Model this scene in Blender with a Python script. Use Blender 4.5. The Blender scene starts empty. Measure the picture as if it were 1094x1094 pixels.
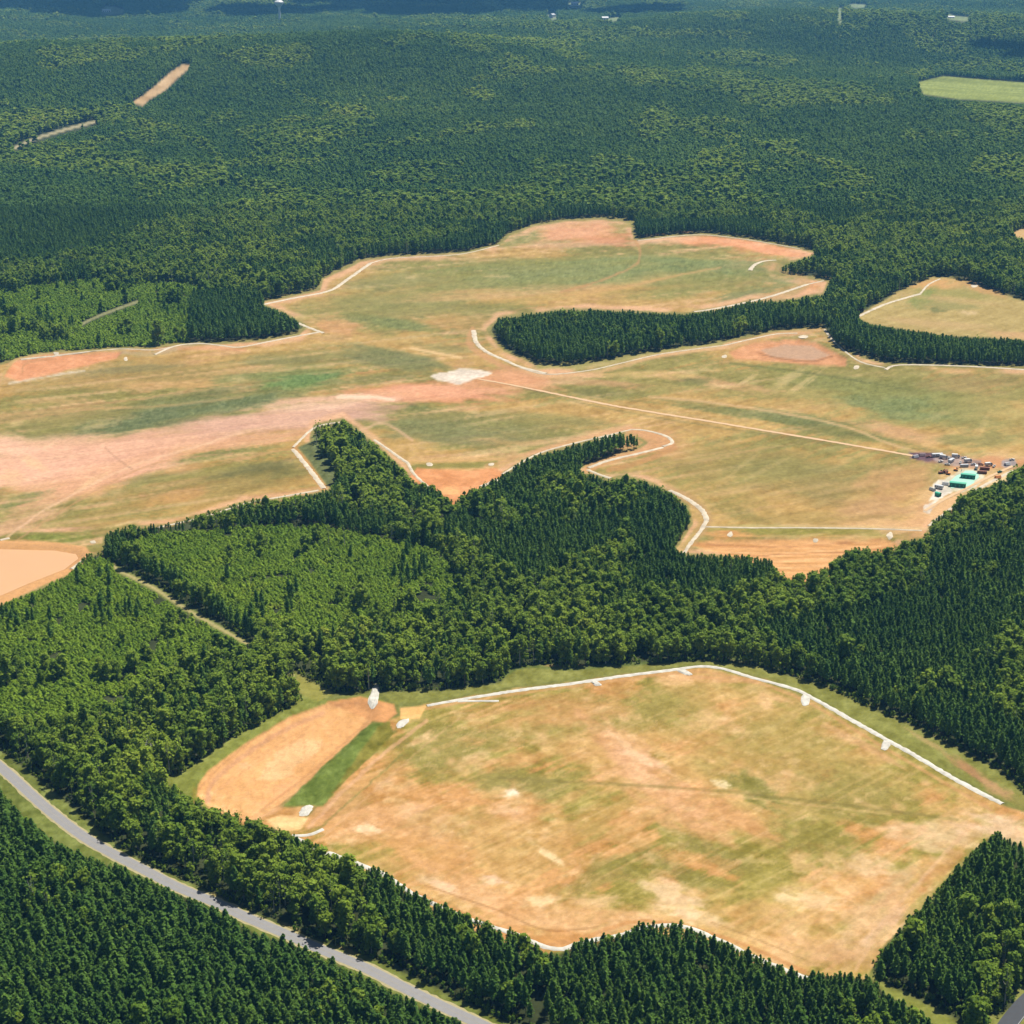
import bpy, math, random
import numpy as np
from mathutils import Vector, Matrix

random.seed(7)
RS = np.random.RandomState(11)
SC = bpy.context.scene
COL = SC.collection

# ------------------------------------------------------------------ camera
CAMZ, PITCH, HFOV = 521.0, math.radians(20.0), math.radians(34.0)
FPX = 547.0 / math.tan(HFOV / 2)
cam = bpy.data.cameras.new('camera')
cam.angle = HFOV
cam.clip_start = 5.0
cam.clip_end = 60000.0
camo = bpy.data.objects.new('camera', cam)
COL.objects.link(camo)
camo.location = (0, 0, CAMZ)
camo.rotation_euler = (math.radians(90) - PITCH, 0, 0)
SC.camera = camo

# ------------------------------------------------------------------ light
SUN_EL, SUN_AZ = math.radians(64), math.radians(44)      # azimuth measured from +Y towards +X
w = bpy.data.worlds.new('World')
SC.world = w
w.use_nodes = True
nt = w.node_tree
nt.nodes.clear()
sky = nt.nodes.new('ShaderNodeTexSky')
sky.sky_type = 'NISHITA'
sky.sun_disc = False
sky.sun_elevation = SUN_EL
sky.sun_rotation = SUN_AZ
bg = nt.nodes.new('ShaderNodeBackground')
bg.inputs['Strength'].default_value = 0.05
wo = nt.nodes.new('ShaderNodeOutputWorld')
nt.links.new(sky.outputs[0], bg.inputs[0])
nt.links.new(bg.outputs[0], wo.inputs[0])
sl = bpy.data.lights.new('sun', 'SUN')
sl.energy = 5.0
sl.angle = math.radians(0.55)
sl.color = (1.0, 0.94, 0.82)
so = bpy.data.objects.new('sun', sl)
COL.objects.link(so)
SUNDIR = Vector((math.sin(SUN_AZ) * math.cos(SUN_EL), math.cos(SUN_AZ) * math.cos(SUN_EL), math.sin(SUN_EL)))
so.rotation_euler = SUNDIR.to_track_quat('Z', 'Y').to_euler()
so.location = (0, 0, 3000)
SC.view_settings.view_transform = 'Standard'
SC.view_settings.look = 'None'
SC.view_settings.exposure = 1.0
SC.view_settings.gamma = 1.0
SC.view_settings.use_curve_mapping = False
SC.render.engine = 'CYCLES'
SC.cycles.max_bounces = 6
SC.cycles.diffuse_bounces = 2
SC.cycles.glossy_bounces = 1
SC.cycles.transmission_bounces = 2
SC.cycles.volume_bounces = 0
SC.cycles.transparent_max_bounces = 6

# ------------------------------------------------------------------ maths
def hash2(ix, iy, s):
    n = (ix.astype(np.int64) * 374761393 + iy.astype(np.int64) * 668265263 + s * 974634777) & 0x7fffffff
    n = ((n ^ (n >> 13)) * 1274126177) & 0x7fffffff
    n = (n ^ (n >> 16)) * 2246822519 & 0x7fffffff
    return ((n >> 7) & 0xffff) / 65535.0

def vnoise(x, y, s=0):
    ix, iy = np.floor(x), np.floor(y)
    fx, fy = x - ix, y - iy
    fx, fy = fx * fx * (3 - 2 * fx), fy * fy * (3 - 2 * fy)
    a, b = hash2(ix, iy, s), hash2(ix + 1, iy, s)
    c, d = hash2(ix, iy + 1, s), hash2(ix + 1, iy + 1, s)
    return (a * (1 - fx) + b * fx) * (1 - fy) + (c * (1 - fx) + d * fx) * fy

def fbm(x, y, s=0, o=4, g=0.5):
    t, a, n = 0.0, 1.0, 0.0
    for i in range(o):
        t = t + a * vnoise(x * 2 ** i + 17.3 * i, y * 2 ** i - 9.1 * i, s + i)
        n += a
        a *= g
    return t / n

def sstep(a, b, x):
    t = np.clip((x - a) / (b - a), 0, 1)
    return t * t * (3 - 2 * t)

def to_px(x, y, z):
    ct, st = math.cos(PITCH), math.sin(PITCH)
    dz = z - CAMZ
    zc = y * ct - dz * st
    up = y * st + dz * ct
    zc = np.maximum(zc, 1.0)
    return 547 + FPX * x / zc, 547 - FPX * up / zc, zc

def in_poly(px, py, P):
    P = np.asarray(P, float)
    r = np.zeros(np.shape(px), bool)
    m = (px >= P[:, 0].min()) & (px <= P[:, 0].max()) & (py >= P[:, 1].min()) & (py <= P[:, 1].max())
    if not m.any():
        return r
    x, y = px[m], py[m]
    q = np.zeros(x.shape, bool)
    n = len(P)
    for i in range(n):
        x0, y0 = P[i]
        x1, y1 = P[(i + 1) % n]
        if y0 == y1:
            continue
        c = ((y0 > y) != (y1 > y)) & (x < (x1 - x0) * (y - y0) / (y1 - y0) + x0)
        q ^= c
    r[m] = q
    return r

def seg_dist(px, py, L, closed=False, R=1e9):
    """distance to a polyline, only computed within R of its bounding box"""
    L = np.asarray(L, float)
    d = np.full(np.shape(px), 1e9)
    m = (px >= L[:, 0].min() - R) & (px <= L[:, 0].max() + R) & (py >= L[:, 1].min() - R) & (py <= L[:, 1].max() + R)
    if not m.any():
        return d
    x, y = px[m], py[m]
    dd = np.full(x.shape, 1e9)
    n = len(L)
    for i in range(n if closed else n - 1):
        a, b = L[i], L[(i + 1) % n]
        v = b - a
        q = max(v @ v, 1e-9)
        t = np.clip(((x - a[0]) * v[0] + (y - a[1]) * v[1]) / q, 0, 1)
        dd = np.minimum(dd, np.hypot(x - a[0] - t * v[0], y - a[1] - t * v[1]))
    d[m] = dd
    return d

def smooth_line(P, n=4, closed=False):
    P = [np.array(p, float) for p in P]
    out = []
    N = len(P)
    for i in range(N if closed else N - 1):
        g = lambda k: P[k % N] if closed else P[min(max(k, 0), N - 1)]
        p0, p1, p2, p3 = g(i - 1), g(i), g(i + 1), g(i + 2)
        for k in range(n):
            t = k / n
            out.append(0.5 * ((2 * p1) + (-p0 + p2) * t + (2 * p0 - 5 * p1 + 4 * p2 - p3) * t * t + (-p0 + 3 * p1 - 3 * p2 + p3) * t ** 3))
    if not closed:
        out.append(P[-1])
    return np.array(out)

# ------------------------------------------------------------------ relief
def H0(x, y):
    near = 2.2 * (fbm(x / 260.0, y / 260.0, 3, 2) - .5) * 2
    r = sstep(2700, 4200, y)
    far = 100 * (fbm(x / 1500.0 + 3.1, y / 1500.0, 21, 3, .42) - .45)
    far = far + 95 * np.exp(-((x + 420) / 900) ** 2 - ((y - 5300) / 700) ** 2)
    far = far + 65 * np.exp(-((x + 1500) / 700) ** 2 - ((y - 5200) / 650) ** 2)
    far = far + 60 * np.exp(-((x - 1500) / 1300) ** 2 - ((y - 6900) / 800) ** 2)
    return near + r * far

def ground_at(px, py, H=None):
    H = H or H0
    ct, st = math.cos(PITCH), math.sin(PITCH)
    a, b = (px - 547) / FPX, (547 - py) / FPX
    dx, dy, dz = a, ct + b * st, -st + b * ct
    z = 0.0
    for i in range(40):
        t = (CAMZ - z) / -dz
        zn = float(H(np.array([dx * t]), np.array([dy * t]))[0])
        z = z * .4 + zn * .6
    t = (CAMZ - z) / -dz
    return np.array([dx * t, dy * t, z])

NEAR_BASIN = [(210, 850), (212, 838), (222, 824), (256, 798), (311, 765), (351, 751), (385, 749), (402, 755), (398, 770),
              (384, 786), (350, 815), (318, 845), (290, 868), (268, 877), (240, 868), (222, 860)]
LEFT_POND = [(-120, 583), (0, 583), (60, 584), (86, 588), (90, 594), (73, 607), (37, 621), (0, 637), (-60, 660), (-120, 670)]
FAR_BASIN = [(779, 377), (804, 366), (850, 362), (872, 366), (905, 383), (903, 391), (870, 390), (833, 387), (785, 383)]
LEFT_BASIN = [(5, 402), (18, 385), (55, 379), (130, 376), (124, 383), (73, 395), (22, 407)]
SOUTH_BASIN = [(736, 582), (767, 577), (858, 576), (950, 577), (962, 584), (900, 615), (850, 625), (800, 600)]
WB = []
for P, dep in ((NEAR_BASIN, 2.6), (LEFT_POND, 2.4), (FAR_BASIN, 2.5), (LEFT_BASIN, 2.5), (SOUTH_BASIN, 2.0)):
    WB.append((np.array([ground_at(*p)[:2] for p in P]), dep))

def H(x, y):
    z = H0(x, y)
    for W, dep in WB:
        m = (x > W[:, 0].min() - 25) & (x < W[:, 0].max() + 25) & (y > W[:, 1].min() - 25) & (y < W[:, 1].max() + 25)
        if m.any():
            xx, yy = x[m], y[m]
            d = seg_dist(xx, yy, W, True)
            s = np.where(in_poly(xx, yy, W), -d, d)
            k = 1 - sstep(-7, 2, s)
            berm = np.exp(-((s - 5) / 3.5) ** 2) * .9
            z[m] = z[m] - dep * k + berm
    return z

def at(px, py):
    return ground_at(px, py, H)

# ------------------------------------------------------------------ traced outlines (points of the photograph, projected to the ground)
CLEAR_A = [(311, 715), (324, 748), (256, 786), (219, 808), (197, 826), (170, 831), (179, 838), (208, 857), (234, 869), (271, 878),
           (314, 893), (344, 907), (388, 929), (405, 931), (441, 955), (496, 980), (555, 999), (577, 1016), (599, 1022), (620, 1006),
           (664, 1000), (679, 991), (694, 988), (730, 989), (767, 1006), (800, 1020), (833, 1033), (858, 1042), (899, 1041),
           (928, 1046), (950, 1065), (985, 1083), (1010, 1110), (1046, 1110), (1030, 1094), (1005, 1078), (975, 1064), (950, 1052), (932, 1036),
           (930, 1031), (950, 1009), (966, 988), (986, 969), (1008, 944), (1038, 914), (1063, 890), (1094, 905), (1180, 945), (1180, 880),
           (1094, 848), (1081, 834), (1060, 819), (1023, 801), (972, 775), (928, 757), (884, 735), (851, 724), (804, 711), (752, 706),
           (694, 709), (661, 711), (606, 715), (577, 709), (544, 715), (536, 728), (471, 737), (408, 739), (402, 730), (393, 738), (358, 741), (329, 726)]
CLEAR_B = [(-160, 400), (0, 388), (22, 381), (40, 377), (124, 371), (161, 370), (190, 366), (234, 366), (278, 363), (318, 356), (326, 349),
           (318, 344), (300, 333), (274, 324), (252, 320), (278, 322), (311, 315), (340, 308), (344, 297), (387, 277), (419, 273), (496, 269),
           (533, 260), (544, 249), (569, 240), (599, 235), (643, 232), (676, 236), (679, 255), (701, 253), (716, 251), (753, 249), (804, 255),
           (855, 264), (881, 271), (866, 275), (832, 285), (829, 291), (860, 296), (888, 299), (880, 315), (840, 322), (804, 322), (767, 331), (731, 336),
           (679, 334), (635, 332), (599, 332), (533, 341), (522, 352), (540, 374), (577, 390), (606, 391), (650, 384), (701, 375),
           (767, 366), (829, 353), (877, 350), (884, 359), (891, 370), (921, 381), (950, 388), (1023, 390), (1094, 392), (1200, 396), (1240, 470),
           (1094, 497), (1082, 502), (1074, 511), (1052, 522), (1034, 526), (1019, 541), (997, 559), (986, 577), (965, 581), (957, 588),
           (928, 590), (913, 588), (895, 597), (884, 610), (858, 612), (840, 619), (829, 610), (822, 599), (767, 595), (727, 592),
           (719, 588), (738, 559), (734, 541), (716, 526), (690, 515), (668, 509), (650, 513), (628, 508), (610, 502), (650, 488), (679, 480),
           (690, 473), (672, 462), (642, 469), (569, 488), (533, 510), (493, 530), (485, 541), (471, 526), (438, 511), (416, 489),
           (387, 464), (366, 449), (336, 455), (333, 469), (340, 489), (362, 511), (351, 526), (307, 533), (263, 537), (183, 561),
           (139, 564), (113, 572), (110, 592), (91, 595), (73, 614), (37, 632), (0, 647), (-160, 700)]
CLEAR_C = [(913, 338), (928, 330), (950, 317), (972, 306), (997, 295), (1023, 297), (1060, 311), (1094, 321), (1180, 335), (1180, 372),
           (1094, 364), (1052, 361), (1008, 359), (950, 350), (928, 346)]
CLEAR_D = [(1078, 251), (1089, 245), (1180, 238), (1180, 262), (1094, 256)]
MEADOW = [(979, 88), (1008, 81), (1040, 84), (1094, 88), (1180, 94), (1180, 112), (1094, 110), (1023, 106), (987, 101)]
ROAD = [(-70, 762), (0, 819), (29, 845), (55, 868), (91, 895), (124, 914), (157, 931), (190, 948), (234, 966), (263, 980), (303, 997),
        (344, 1015), (388, 1033), (441, 1060), (504, 1090), (580, 1124), (680, 1165)]
ROAD_OPEN = [(-70, 745), (0, 801), (37, 830), (73, 859), (110, 892), (128, 905), (154, 922), (205, 944), (249, 966), (285, 981), (329, 1001),
             (400, 1025), (423, 1036), (460, 1053), (504, 1076), (540, 1092), (640, 1135), (640, 1165), (496, 1096), (471, 1086), (423, 1064), (397, 1049), (366, 1033),
             (303, 1006), (278, 1000), (250, 984), (201, 960), (168, 946), (121, 926), (80, 914), (37, 884), (0, 848), (-70, 790)]
ROAD2 = [(1150, 1020), (1110, 1058), (1088, 1080), (1066, 1112), (1050, 1150)]
ROAD2_OPEN = [(1130, 1035), (1094, 1052), (1080, 1062), (1086, 1072), (1070, 1084), (1056, 1086), (1048, 1110), (1120, 1130), (1150, 1060)]
TRACK = [(122, 604), (128, 610), (164, 628), (201, 652), (245, 677), (269, 691), (290, 706), (313, 722)]
RIDGECUT = [(139, 111), (153, 113), (160, 106), (177, 96), (190, 84), (205, 70), (196, 68), (182, 77), (168, 90), (152, 102)]
FARTRACK = [(14, 159), (33, 150), (51, 144), (75, 137), (102, 130)]
MIDTRACK = [(86, 347), (100, 340), (117, 333), (148, 322)]
FARSPOTS = [[(106, 11), (114, 6), (124, 7), (134, 11), (131, 15), (118, 16), (109, 15)], [(1008, 17), (1014, 15), (1022, 17), (1034, 18), (1039, 21), (1030, 23), (1014, 21)],
            [(641, 22), (648, 20), (660, 18), (666, 20), (656, 23), (643, 24)], [(582, 13), (592, 12), (596, 20), (590, 22)], [(605, 3), (622, 3), (620, 8), (608, 8)],
            [(895, 10), (897, 8), (901, 9), (899, 17), (900, 25), (896, 26), (894, 17)], [(903, 6), (912, 4), (926, 5), (930, 7), (915, 9)]]

def ribbon_poly(L, w):
    L = np.array(L, float)
    t = np.gradient(L, axis=0)
    t /= np.linalg.norm(t, axis=1)[:, None] + 1e-9
    n = np.stack([-t[:, 1], t[:, 0]], 1)
    return np.vstack([L + n * w / 2, (L - n * w / 2)[::-1]])

OPEN = [CLEAR_A, CLEAR_B, CLEAR_C, CLEAR_D, MEADOW, ROAD_OPEN, ROAD2_OPEN, ribbon_poly(TRACK[:6], 7), RIDGECUT,
        ribbon_poly(FARTRACK, 5.5), ribbon_poly(MIDTRACK, 4.5)] + FARSPOTS

def is_open(px, py):
    r = np.zeros(np.shape(px), bool)
    for P in OPEN:
        r |= in_poly(px, py, P)
    return r

# stands of trees: outline, share of (pine, broadleaf, young pine), words for a label
STANDS = [
    ('wooded hills beyond the clearings', [(-400, -200), (1500, -200), (1500, 2000), (-400, 2000)], (.9, .1, 0)),
    ('woods left of the upper cleared field', [(-100, 300), (60, 285), (200, 235), (330, 212), (520, 214), (560, 200), (580, 180), (600, 205), (740, 205), (745, 170), (785, 150), (800, 225), (900, 245), (1000, 225), (1190, 215), (1190, 345), (880, 345), (820, 330), (820, 240), (520, 250), (400, 300), (250, 330), (190, 330), (-100, 390)], (.25, .75, 0)),
    ('young plantation behind the left end of the upper field', [(-100, 312), (40, 306), (130, 298), (215, 308), (212, 372), (-100, 392)], (.03, .1, .87)),
    ('dark pine wedge at the upper field', [(205, 322), (275, 320), (335, 352), (290, 368), (200, 372)], (.95, .05, 0)),
    ('dark island of trees in the upper clearing', [(500, 325), (640, 325), (890, 300), (900, 372), (840, 365), (560, 400)], (.85, .15, 0)),
    ('pine strip between the two right-hand clearings', [(880, 330), (1190, 350), (1190, 400), (930, 395), (885, 360)], (.9, .1, 0)),
    ('wood between the two big clearings', [(90, 520), (340, 440), (620, 450), (700, 440), (860, 580), (1000, 560), (1190, 480), (1190, 880), (1094, 848), (900, 740), (700, 712), (400, 745), (300, 710), (100, 620)], (.5, .5, 0)),
    ('tongue of wood reaching into the middle clearing', [(320, 440), (420, 460), (490, 540), (500, 600), (360, 560), (340, 510)], (.35, .6, .05)),
    ('rounded wood below the middle clearing', [(480, 545), (700, 450), (745, 540), (745, 600), (700, 640), (520, 640)], (.75, .25, 0)),
    ('scrubby young plantation in the centre', [(125, 585), (170, 572), (330, 562), (400, 575), (470, 590), (500, 640), (440, 690), (340, 695), (270, 680)], (.025, .06, .915)),
    ('dark pines behind the broadleaf belt', [(715, 590), (850, 600), (820, 650), (720, 650)], (.95, .05, 0)),
    ('broadleaf belt behind the near cleared field', [(300, 712), (345, 690), (440, 672), (520, 630), (620, 640), (720, 648), (800, 645), (850, 600), (960, 585), (1005, 640), (960, 680), (820, 690), (800, 715), (700, 716), (520, 740), (400, 750), (330, 730)], (.1, .9, 0)),
    ('dark pine plantation right of the near field', [(800, 680), (900, 670), (980, 640), (1000, 590), (1190, 560), (1190, 900), (1060, 826), (860, 728)], (.92, .08, 0)),
    ('broadleaf pocket in the right-hand pines', [(1062, 690), (1120, 700), (1120, 800), (1066, 780)], (.1, .9, 0)),
    ('young plantation left of the firebreak track', [(-140, 640), (0, 645), (95, 600), (120, 600), (270, 695), (240, 720), (150, 760), (60, 800), (0, 790), (-140, 720)], (.025, .08, .895)),
    ('trees beside the orange basin', [(245, 690), (330, 715), (325, 755), (180, 838), (130, 830), (125, 770), (190, 725)], (.08, .92, 0)),
    ('broadleaf strip between the road and the orange basin', [(-140, 700), (0, 780), (60, 790), (130, 770), (180, 838), (330, 898), (420, 955), (410, 1032), (110, 895), (-140, 730)], (.12, .88, 0)),
    ('pine strip between the road and the near cleared field', [(330, 898), (600, 1020), (680, 985), (1000, 1085), (1010, 1400), (560, 1400), (520, 1086), (405, 1032), (390, 960)], (.85, .15, 0)),
    ('pine corner at the lower right of the near field', [(925, 1030), (1064, 880), (1200, 900), (1200, 1300), (1030, 1094)], (.97, .03, 0)),
    ('leafy verge in the lower right corner', [(1046, 1025), (1200, 1005), (1200, 1110), (1040, 1110)], (.2, .8, 0)),
    ('pine stand below the grey road', [(-140, 800), (0, 845), (500, 1096), (620, 1200), (620, 1500), (-400, 1500)], (.92, .08, 0)),
]
BANDS = [([(0, 168), (55, 183), (110, 190), (157, 194), (205, 197), (260, 205), (329, 219), (400, 232)], 9),
         ([(121, 124), (165, 139), (205, 154), (234, 172), (240, 196)], 6), ([(293, 190), (350, 176), (423, 161), (496, 148), (569, 139)], 4),
         ([(256, 150), (311, 135), (400, 130)], 3), ([(968, 150), (1010, 152), (1082, 156)], 7), ([(778, 157), (731, 200)], 6),
         ([(0, 140), (40, 128), (70, 130)], 7), ([(694, 205), (750, 215), (820, 234)], 10), ([(700, 95), (770, 103), (830, 98)], 4),
         ([(577, 183), (600, 205)], 8), ([(290, 90), (330, 115), (380, 125)], 5), ([(1000, 75), (1060, 70), (1094, 84)], 4), ([(540, 75), (580, 80), (640, 78)], 3)]

def classify(px, py, x, y):
    """index of the stand and the kind (0 pine, 1 broadleaf, 2 young pine) that grows there"""
    st = np.zeros(px.shape, int)
    mix = np.tile(np.array(STANDS[0][2], float), (len(px), 1))
    for i, (nm, P, mx) in enumerate(STANDS):
        if i == 0:
            continue
        m = in_poly(px, py, P)
        st[m] = i
        mix[m] = mx
    b = np.zeros(px.shape)
    wob = (fbm(px / 22, py / 11, 71, 3) - .5) * 12
    for L, wd in BANDS:
        b = np.maximum(b, 1 - sstep(wd * .5, wd * 1.3, seg_dist(px, py + wob * .6, L, R=40)))
    m = st == 0
    patch = sstep(.56, .66, fbm(x / 420, y / 700, 51, 4))
    val = fbm(x / 900 + 5, y / 1300, 58, 4)
    val = 1 - sstep(.012, .035, abs(val - .5))
    d = np.maximum(np.maximum(b * .95, patch * .55), val * .85)
    mix[m, 1] = np.clip(mix[m, 1] * .5 + d[m], 0, .95)
    mix[m, 0] = 1 - mix[m, 1]
    n = fbm(x / 42.0, y / 42.0, 77, 3)
    u = sstep(.28, .72, n) * .75 + .25 * RS.rand(len(px))
    nf = fbm(x / 170.0, y / 260.0, 79, 3)
    u = np.where(st == 0, sstep(.3, .7, nf) * .9 + .1 * RS.rand(len(px)), u)
    kind = np.where(u < mix[:, 1], 1, 0)
    kind = np.where((u >= mix[:, 1]) & (u < mix[:, 1] + mix[:, 2]), 2, kind)
    return st, kind

# ------------------------------------------------------------------ materials
def s2l(c):
    c = np.asarray(c, float) / 255.0
    return np.where(c <= .04045, c / 12.92, ((c + .055) / 1.055) ** 2.4)

ALB = 0.385        # photographed colour -> surface colour
def lin(c):
    return tuple(float(v) for v in s2l(c) * ALB) + (1.0,)

def new_mat(name):
    m = bpy.data.materials.new(name)
    m.use_nodes = True
    return m, m.node_tree, m.node_tree.nodes['Principled BSDF']

def simple_mat(name, c, rough=.7, metal=0.0, var=.12, scale=.6, bump=0.0):
    m, t, b = new_mat(name)
    tc = t.nodes.new('ShaderNodeNewGeometry')
    n = t.nodes.new('ShaderNodeTexNoise')
    n.inputs['Scale'].default_value = scale
    n.inputs['Detail'].default_value = 4
    t.links.new(tc.outputs['Position'], n.inputs['Vector'])
    mr = t.nodes.new('ShaderNodeMapRange')
    mr.inputs['To Min'].default_value = 1 - var
    mr.inputs['To Max'].default_value = 1 + var
    t.links.new(n.outputs['Fac'], mr.inputs['Value'])
    mx = t.nodes.new('ShaderNodeVectorMath')
    mx.operation = 'SCALE'
    mx.inputs[0].default_value = c[:3]
    t.links.new(mr.outputs[0], mx.inputs['Scale'])
    t.links.new(mx.outputs[0], b.inputs['Base Color'])
    b.inputs['Roughness'].default_value = rough
    b.inputs['Metallic'].default_value = metal
    b.inputs['Specular IOR Level'].default_value = .25
    if bump:
        bp = t.nodes.new('ShaderNodeBump')
        bp.inputs['Strength'].default_value = bump
        bp.inputs['Distance'].default_value = .3
        t.links.new(n.outputs['Fac'], bp.inputs['Height'])
        t.links.new(bp.outputs[0], b.inputs['Normal'])
    return m

def ground_mat():
    m, t, b = new_mat('soil_and_grass')
    at_ = t.nodes.new('ShaderNodeAttribute')
    at_.attribute_name = 'soil'
    g = t.nodes.new('ShaderNodeNewGeometry')
    n = t.nodes.new('ShaderNodeTexNoise')
    n.inputs['Scale'].default_value = .22
    n.inputs['Detail'].default_value = 6
    n.inputs['Roughness'].default_value = .75
    t.links.new(g.outputs['Position'], n.inputs['Vector'])
    mr = t.nodes.new('ShaderNodeMapRange')
    mr.inputs['From Min'].default_value = .25
    mr.inputs['From Max'].default_value = .75
    mr.inputs['To Min'].default_value = .76
    mr.inputs['To Max'].default_value = 1.22
    t.links.new(n.outputs['Fac'], mr.inputs['Value'])
    mx = t.nodes.new('ShaderNodeVectorMath')
    mx.operation = 'SCALE'
    t.links.new(at_.outputs['Color'], mx.inputs[0])
    t.links.new(mr.outputs[0], mx.inputs['Scale'])
    t.links.new(mx.outputs[0], b.inputs['Base Color'])
    bp = t.nodes.new('ShaderNodeBump')
    bp.inputs['Strength'].default_value = .5
    bp.inputs['Distance'].default_value = .35
    t.links.new(n.outputs['Fac'], bp.inputs['Height'])
    t.links.new(bp.outputs[0], b.inputs['Normal'])
    b.inputs['Roughness'].default_value = .95
    b.inputs['Specular IOR Level'].default_value = .1
    return m

def leaf_mat(name, dark, light, third, nscale=.012):
    m, t, b = new_mat(name)
    oi = t.nodes.new('ShaderNodeObjectInfo')
    g = t.nodes.new('ShaderNodeNewGeometry')
    n = t.nodes.new('ShaderNodeTexNoise')
    n.inputs['Scale'].default_value = nscale
    n.inputs['Detail'].default_value = 4
    t.links.new(g.outputs['Position'], n.inputs['Vector'])
    # random per tree + slow drift through the stand
    ad = t.nodes.new('ShaderNodeMath')
    ad.operation = 'MULTIPLY_ADD'
    ad.inputs[1].default_value = .42
    t.links.new(oi.outputs['Random'], ad.inputs[0])
    nb = t.nodes.new('ShaderNodeTexNoise')
    nb.inputs['Scale'].default_value = .0016
    nb.inputs['Detail'].default_value = 5
    nb.inputs['Roughness'].default_value = .62
    t.links.new(g.outputs['Position'], nb.inputs['Vector'])
    av = t.nodes.new('ShaderNodeMix')
    av.inputs[0].default_value = .5
    t.links.new(n.outputs['Fac'], av.inputs[2])
    t.links.new(nb.outputs['Fac'], av.inputs[3])
    vo = t.nodes.new('ShaderNodeTexVoronoi')       # stands of different age and kind
    vo.voronoi_dimensions = '2D'
    vo.inputs['Scale'].default_value = .0017
    wv = t.nodes.new('ShaderNodeVectorMath')
    wv.operation = 'MULTIPLY_ADD'
    wv.inputs[1].default_value = (400, 400, 400)
    t.links.new(nb.outputs['Color'], wv.inputs[0])
    t.links.new(g.outputs['Position'], wv.inputs[2])
    t.links.new(wv.outputs[0], vo.inputs['Vector'])
    sx = t.nodes.new('ShaderNodeSeparateColor')
    t.links.new(vo.outputs['Color'], sx.inputs[0])
    vm_ = t.nodes.new('ShaderNodeMath')
    vm_.operation = 'MULTIPLY_ADD'
    vm_.inputs[1].default_value = .12
    t.links.new(sx.outputs[0], vm_.inputs[0])
    t.links.new(av.outputs[0], vm_.inputs[2])
    sc = t.nodes.new('ShaderNodeMapRange')
    sc.inputs['From Min'].default_value = .42
    sc.inputs['From Max'].default_value = .70
    sc.inputs['To Min'].default_value = -.12
    sc.inputs['To Max'].default_value = .5
    t.links.new(vm_.outputs[0], sc.inputs['Value'])
    t.links.new(sc.outputs[0], ad.inputs[2])
    cr = t.nodes.new('ShaderNodeValToRGB')
    cr.color_ramp.elements[0].color = dark + (1,)
    cr.color_ramp.elements[0].position = .05
    cr.color_ramp.elements[1].color = light + (1,)
    cr.color_ramp.elements[1].position = .75
    e = cr.color_ramp.elements.new(1.0)
    e.color = third + (1,)
    t.links.new(ad.outputs[0], cr.inputs[0])
    n2 = t.nodes.new('ShaderNodeTexNoise')
    n2.inputs['Scale'].default_value = .9
    n2.inputs['Detail'].default_value = 2
    t.links.new(g.outputs['Position'], n2.inputs['Vector'])
    m2 = t.nodes.new('ShaderNodeMapRange')
    m2.inputs['From Min'].default_value = .3
    m2.inputs['From Max'].default_value = .7
    m2.inputs['To Min'].default_value = .65
    m2.inputs['To Max'].default_value = 1.4
    t.links.new(n2.outputs['Fac'], m2.inputs['Value'])
    vm = t.nodes.new('ShaderNodeVectorMath')
    vm.operation = 'SCALE'
    t.links.new(cr.outputs[0], vm.inputs[0])
    t.links.new(m2.outputs[0], vm.inputs['Scale'])
    t.links.new(vm.outputs[0], b.inputs['Base Color'])
    b.inputs['Roughness'].default_value = .6
    b.inputs['Specular IOR Level'].default_value = .05
    tr = t.nodes.new('ShaderNodeBsdfTranslucent')
    t.links.new(vm.outputs[0], tr.inputs['Color'])
    mix = t.nodes.new('ShaderNodeMixShader')
    mix.inputs[0].default_value = .45
    t.links.new(b.outputs[0], mix.inputs[1])
    t.links.new(tr.outputs[0], mix.inputs[2])
    t.links.new(mix.outputs[0], t.nodes['Material Output'].inputs['Surface'])
    return m

M = {}
M['ground'] = ground_mat()
M['pine'] = leaf_mat('pine_needles', (.054, .118, .018), (.112, .190, .026), (.18, .23, .03))
M['leaf'] = leaf_mat('broad_leaves', (.074, .138, .014), (.190, .255, .024), (.27, .28, .035))
M['young'] = leaf_mat('young_needles', (.112, .200, .014), (.205, .295, .022), (.30, .32, .035), .03)
M['bark'] = simple_mat('bark', (.12, .09, .065), .9)
M['palebark'] = simple_mat('bleached_wood', (.36, .34, .30), .8)
M['riprap'] = simple_mat('pale_crushed_stone', (.33, .315, .28), .9, 0, .5, .22, .6)
M['cream'] = simple_mat('cream_stone', (.32, .275, .21), .95, 0, .5, .12, .4)
M['dirt'] = simple_mat('graded_dirt', lin((244, 205, 160)), .95, 0, .12, .3, .3)
M['asphalt'] = simple_mat('worn_asphalt', (.15, .147, .15), .85, 0, .12, .35)
M['asphalt_shaded'] = simple_mat('shaded_asphalt', (.03, .033, .04), .8, 0, .15, .35)  # the shade lying on the lower road is put into this colour
M['shoulder'] = simple_mat('gravel_shoulder', (.22, .19, .10), .95, 0, .25, .5)
M['paint_white'] = simple_mat('road_paint', (.2, .2, .195), .8)
M['paint_yellow'] = simple_mat('yellow_road_paint', (.2, .17, .1), .8)
M['silt'] = simple_mat('muddy_water', lin((250, 196, 142)), .35, 0, .05, .03)
M['silt_pale'] = simple_mat('drying_silt', lin((255, 206, 148)), .9, 0, .06, .1)
M['white'] = simple_mat('white_paint', (.45, .45, .44), .4)
M['glass'] = simple_mat('dark_glass', (.02, .025, .03), .1)
M['tyre'] = simple_mat('tyre_rubber', (.02, .02, .02), .9)
M['green'] = simple_mat('green_sheet_metal', (.03, .26, .17), .5)
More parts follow.
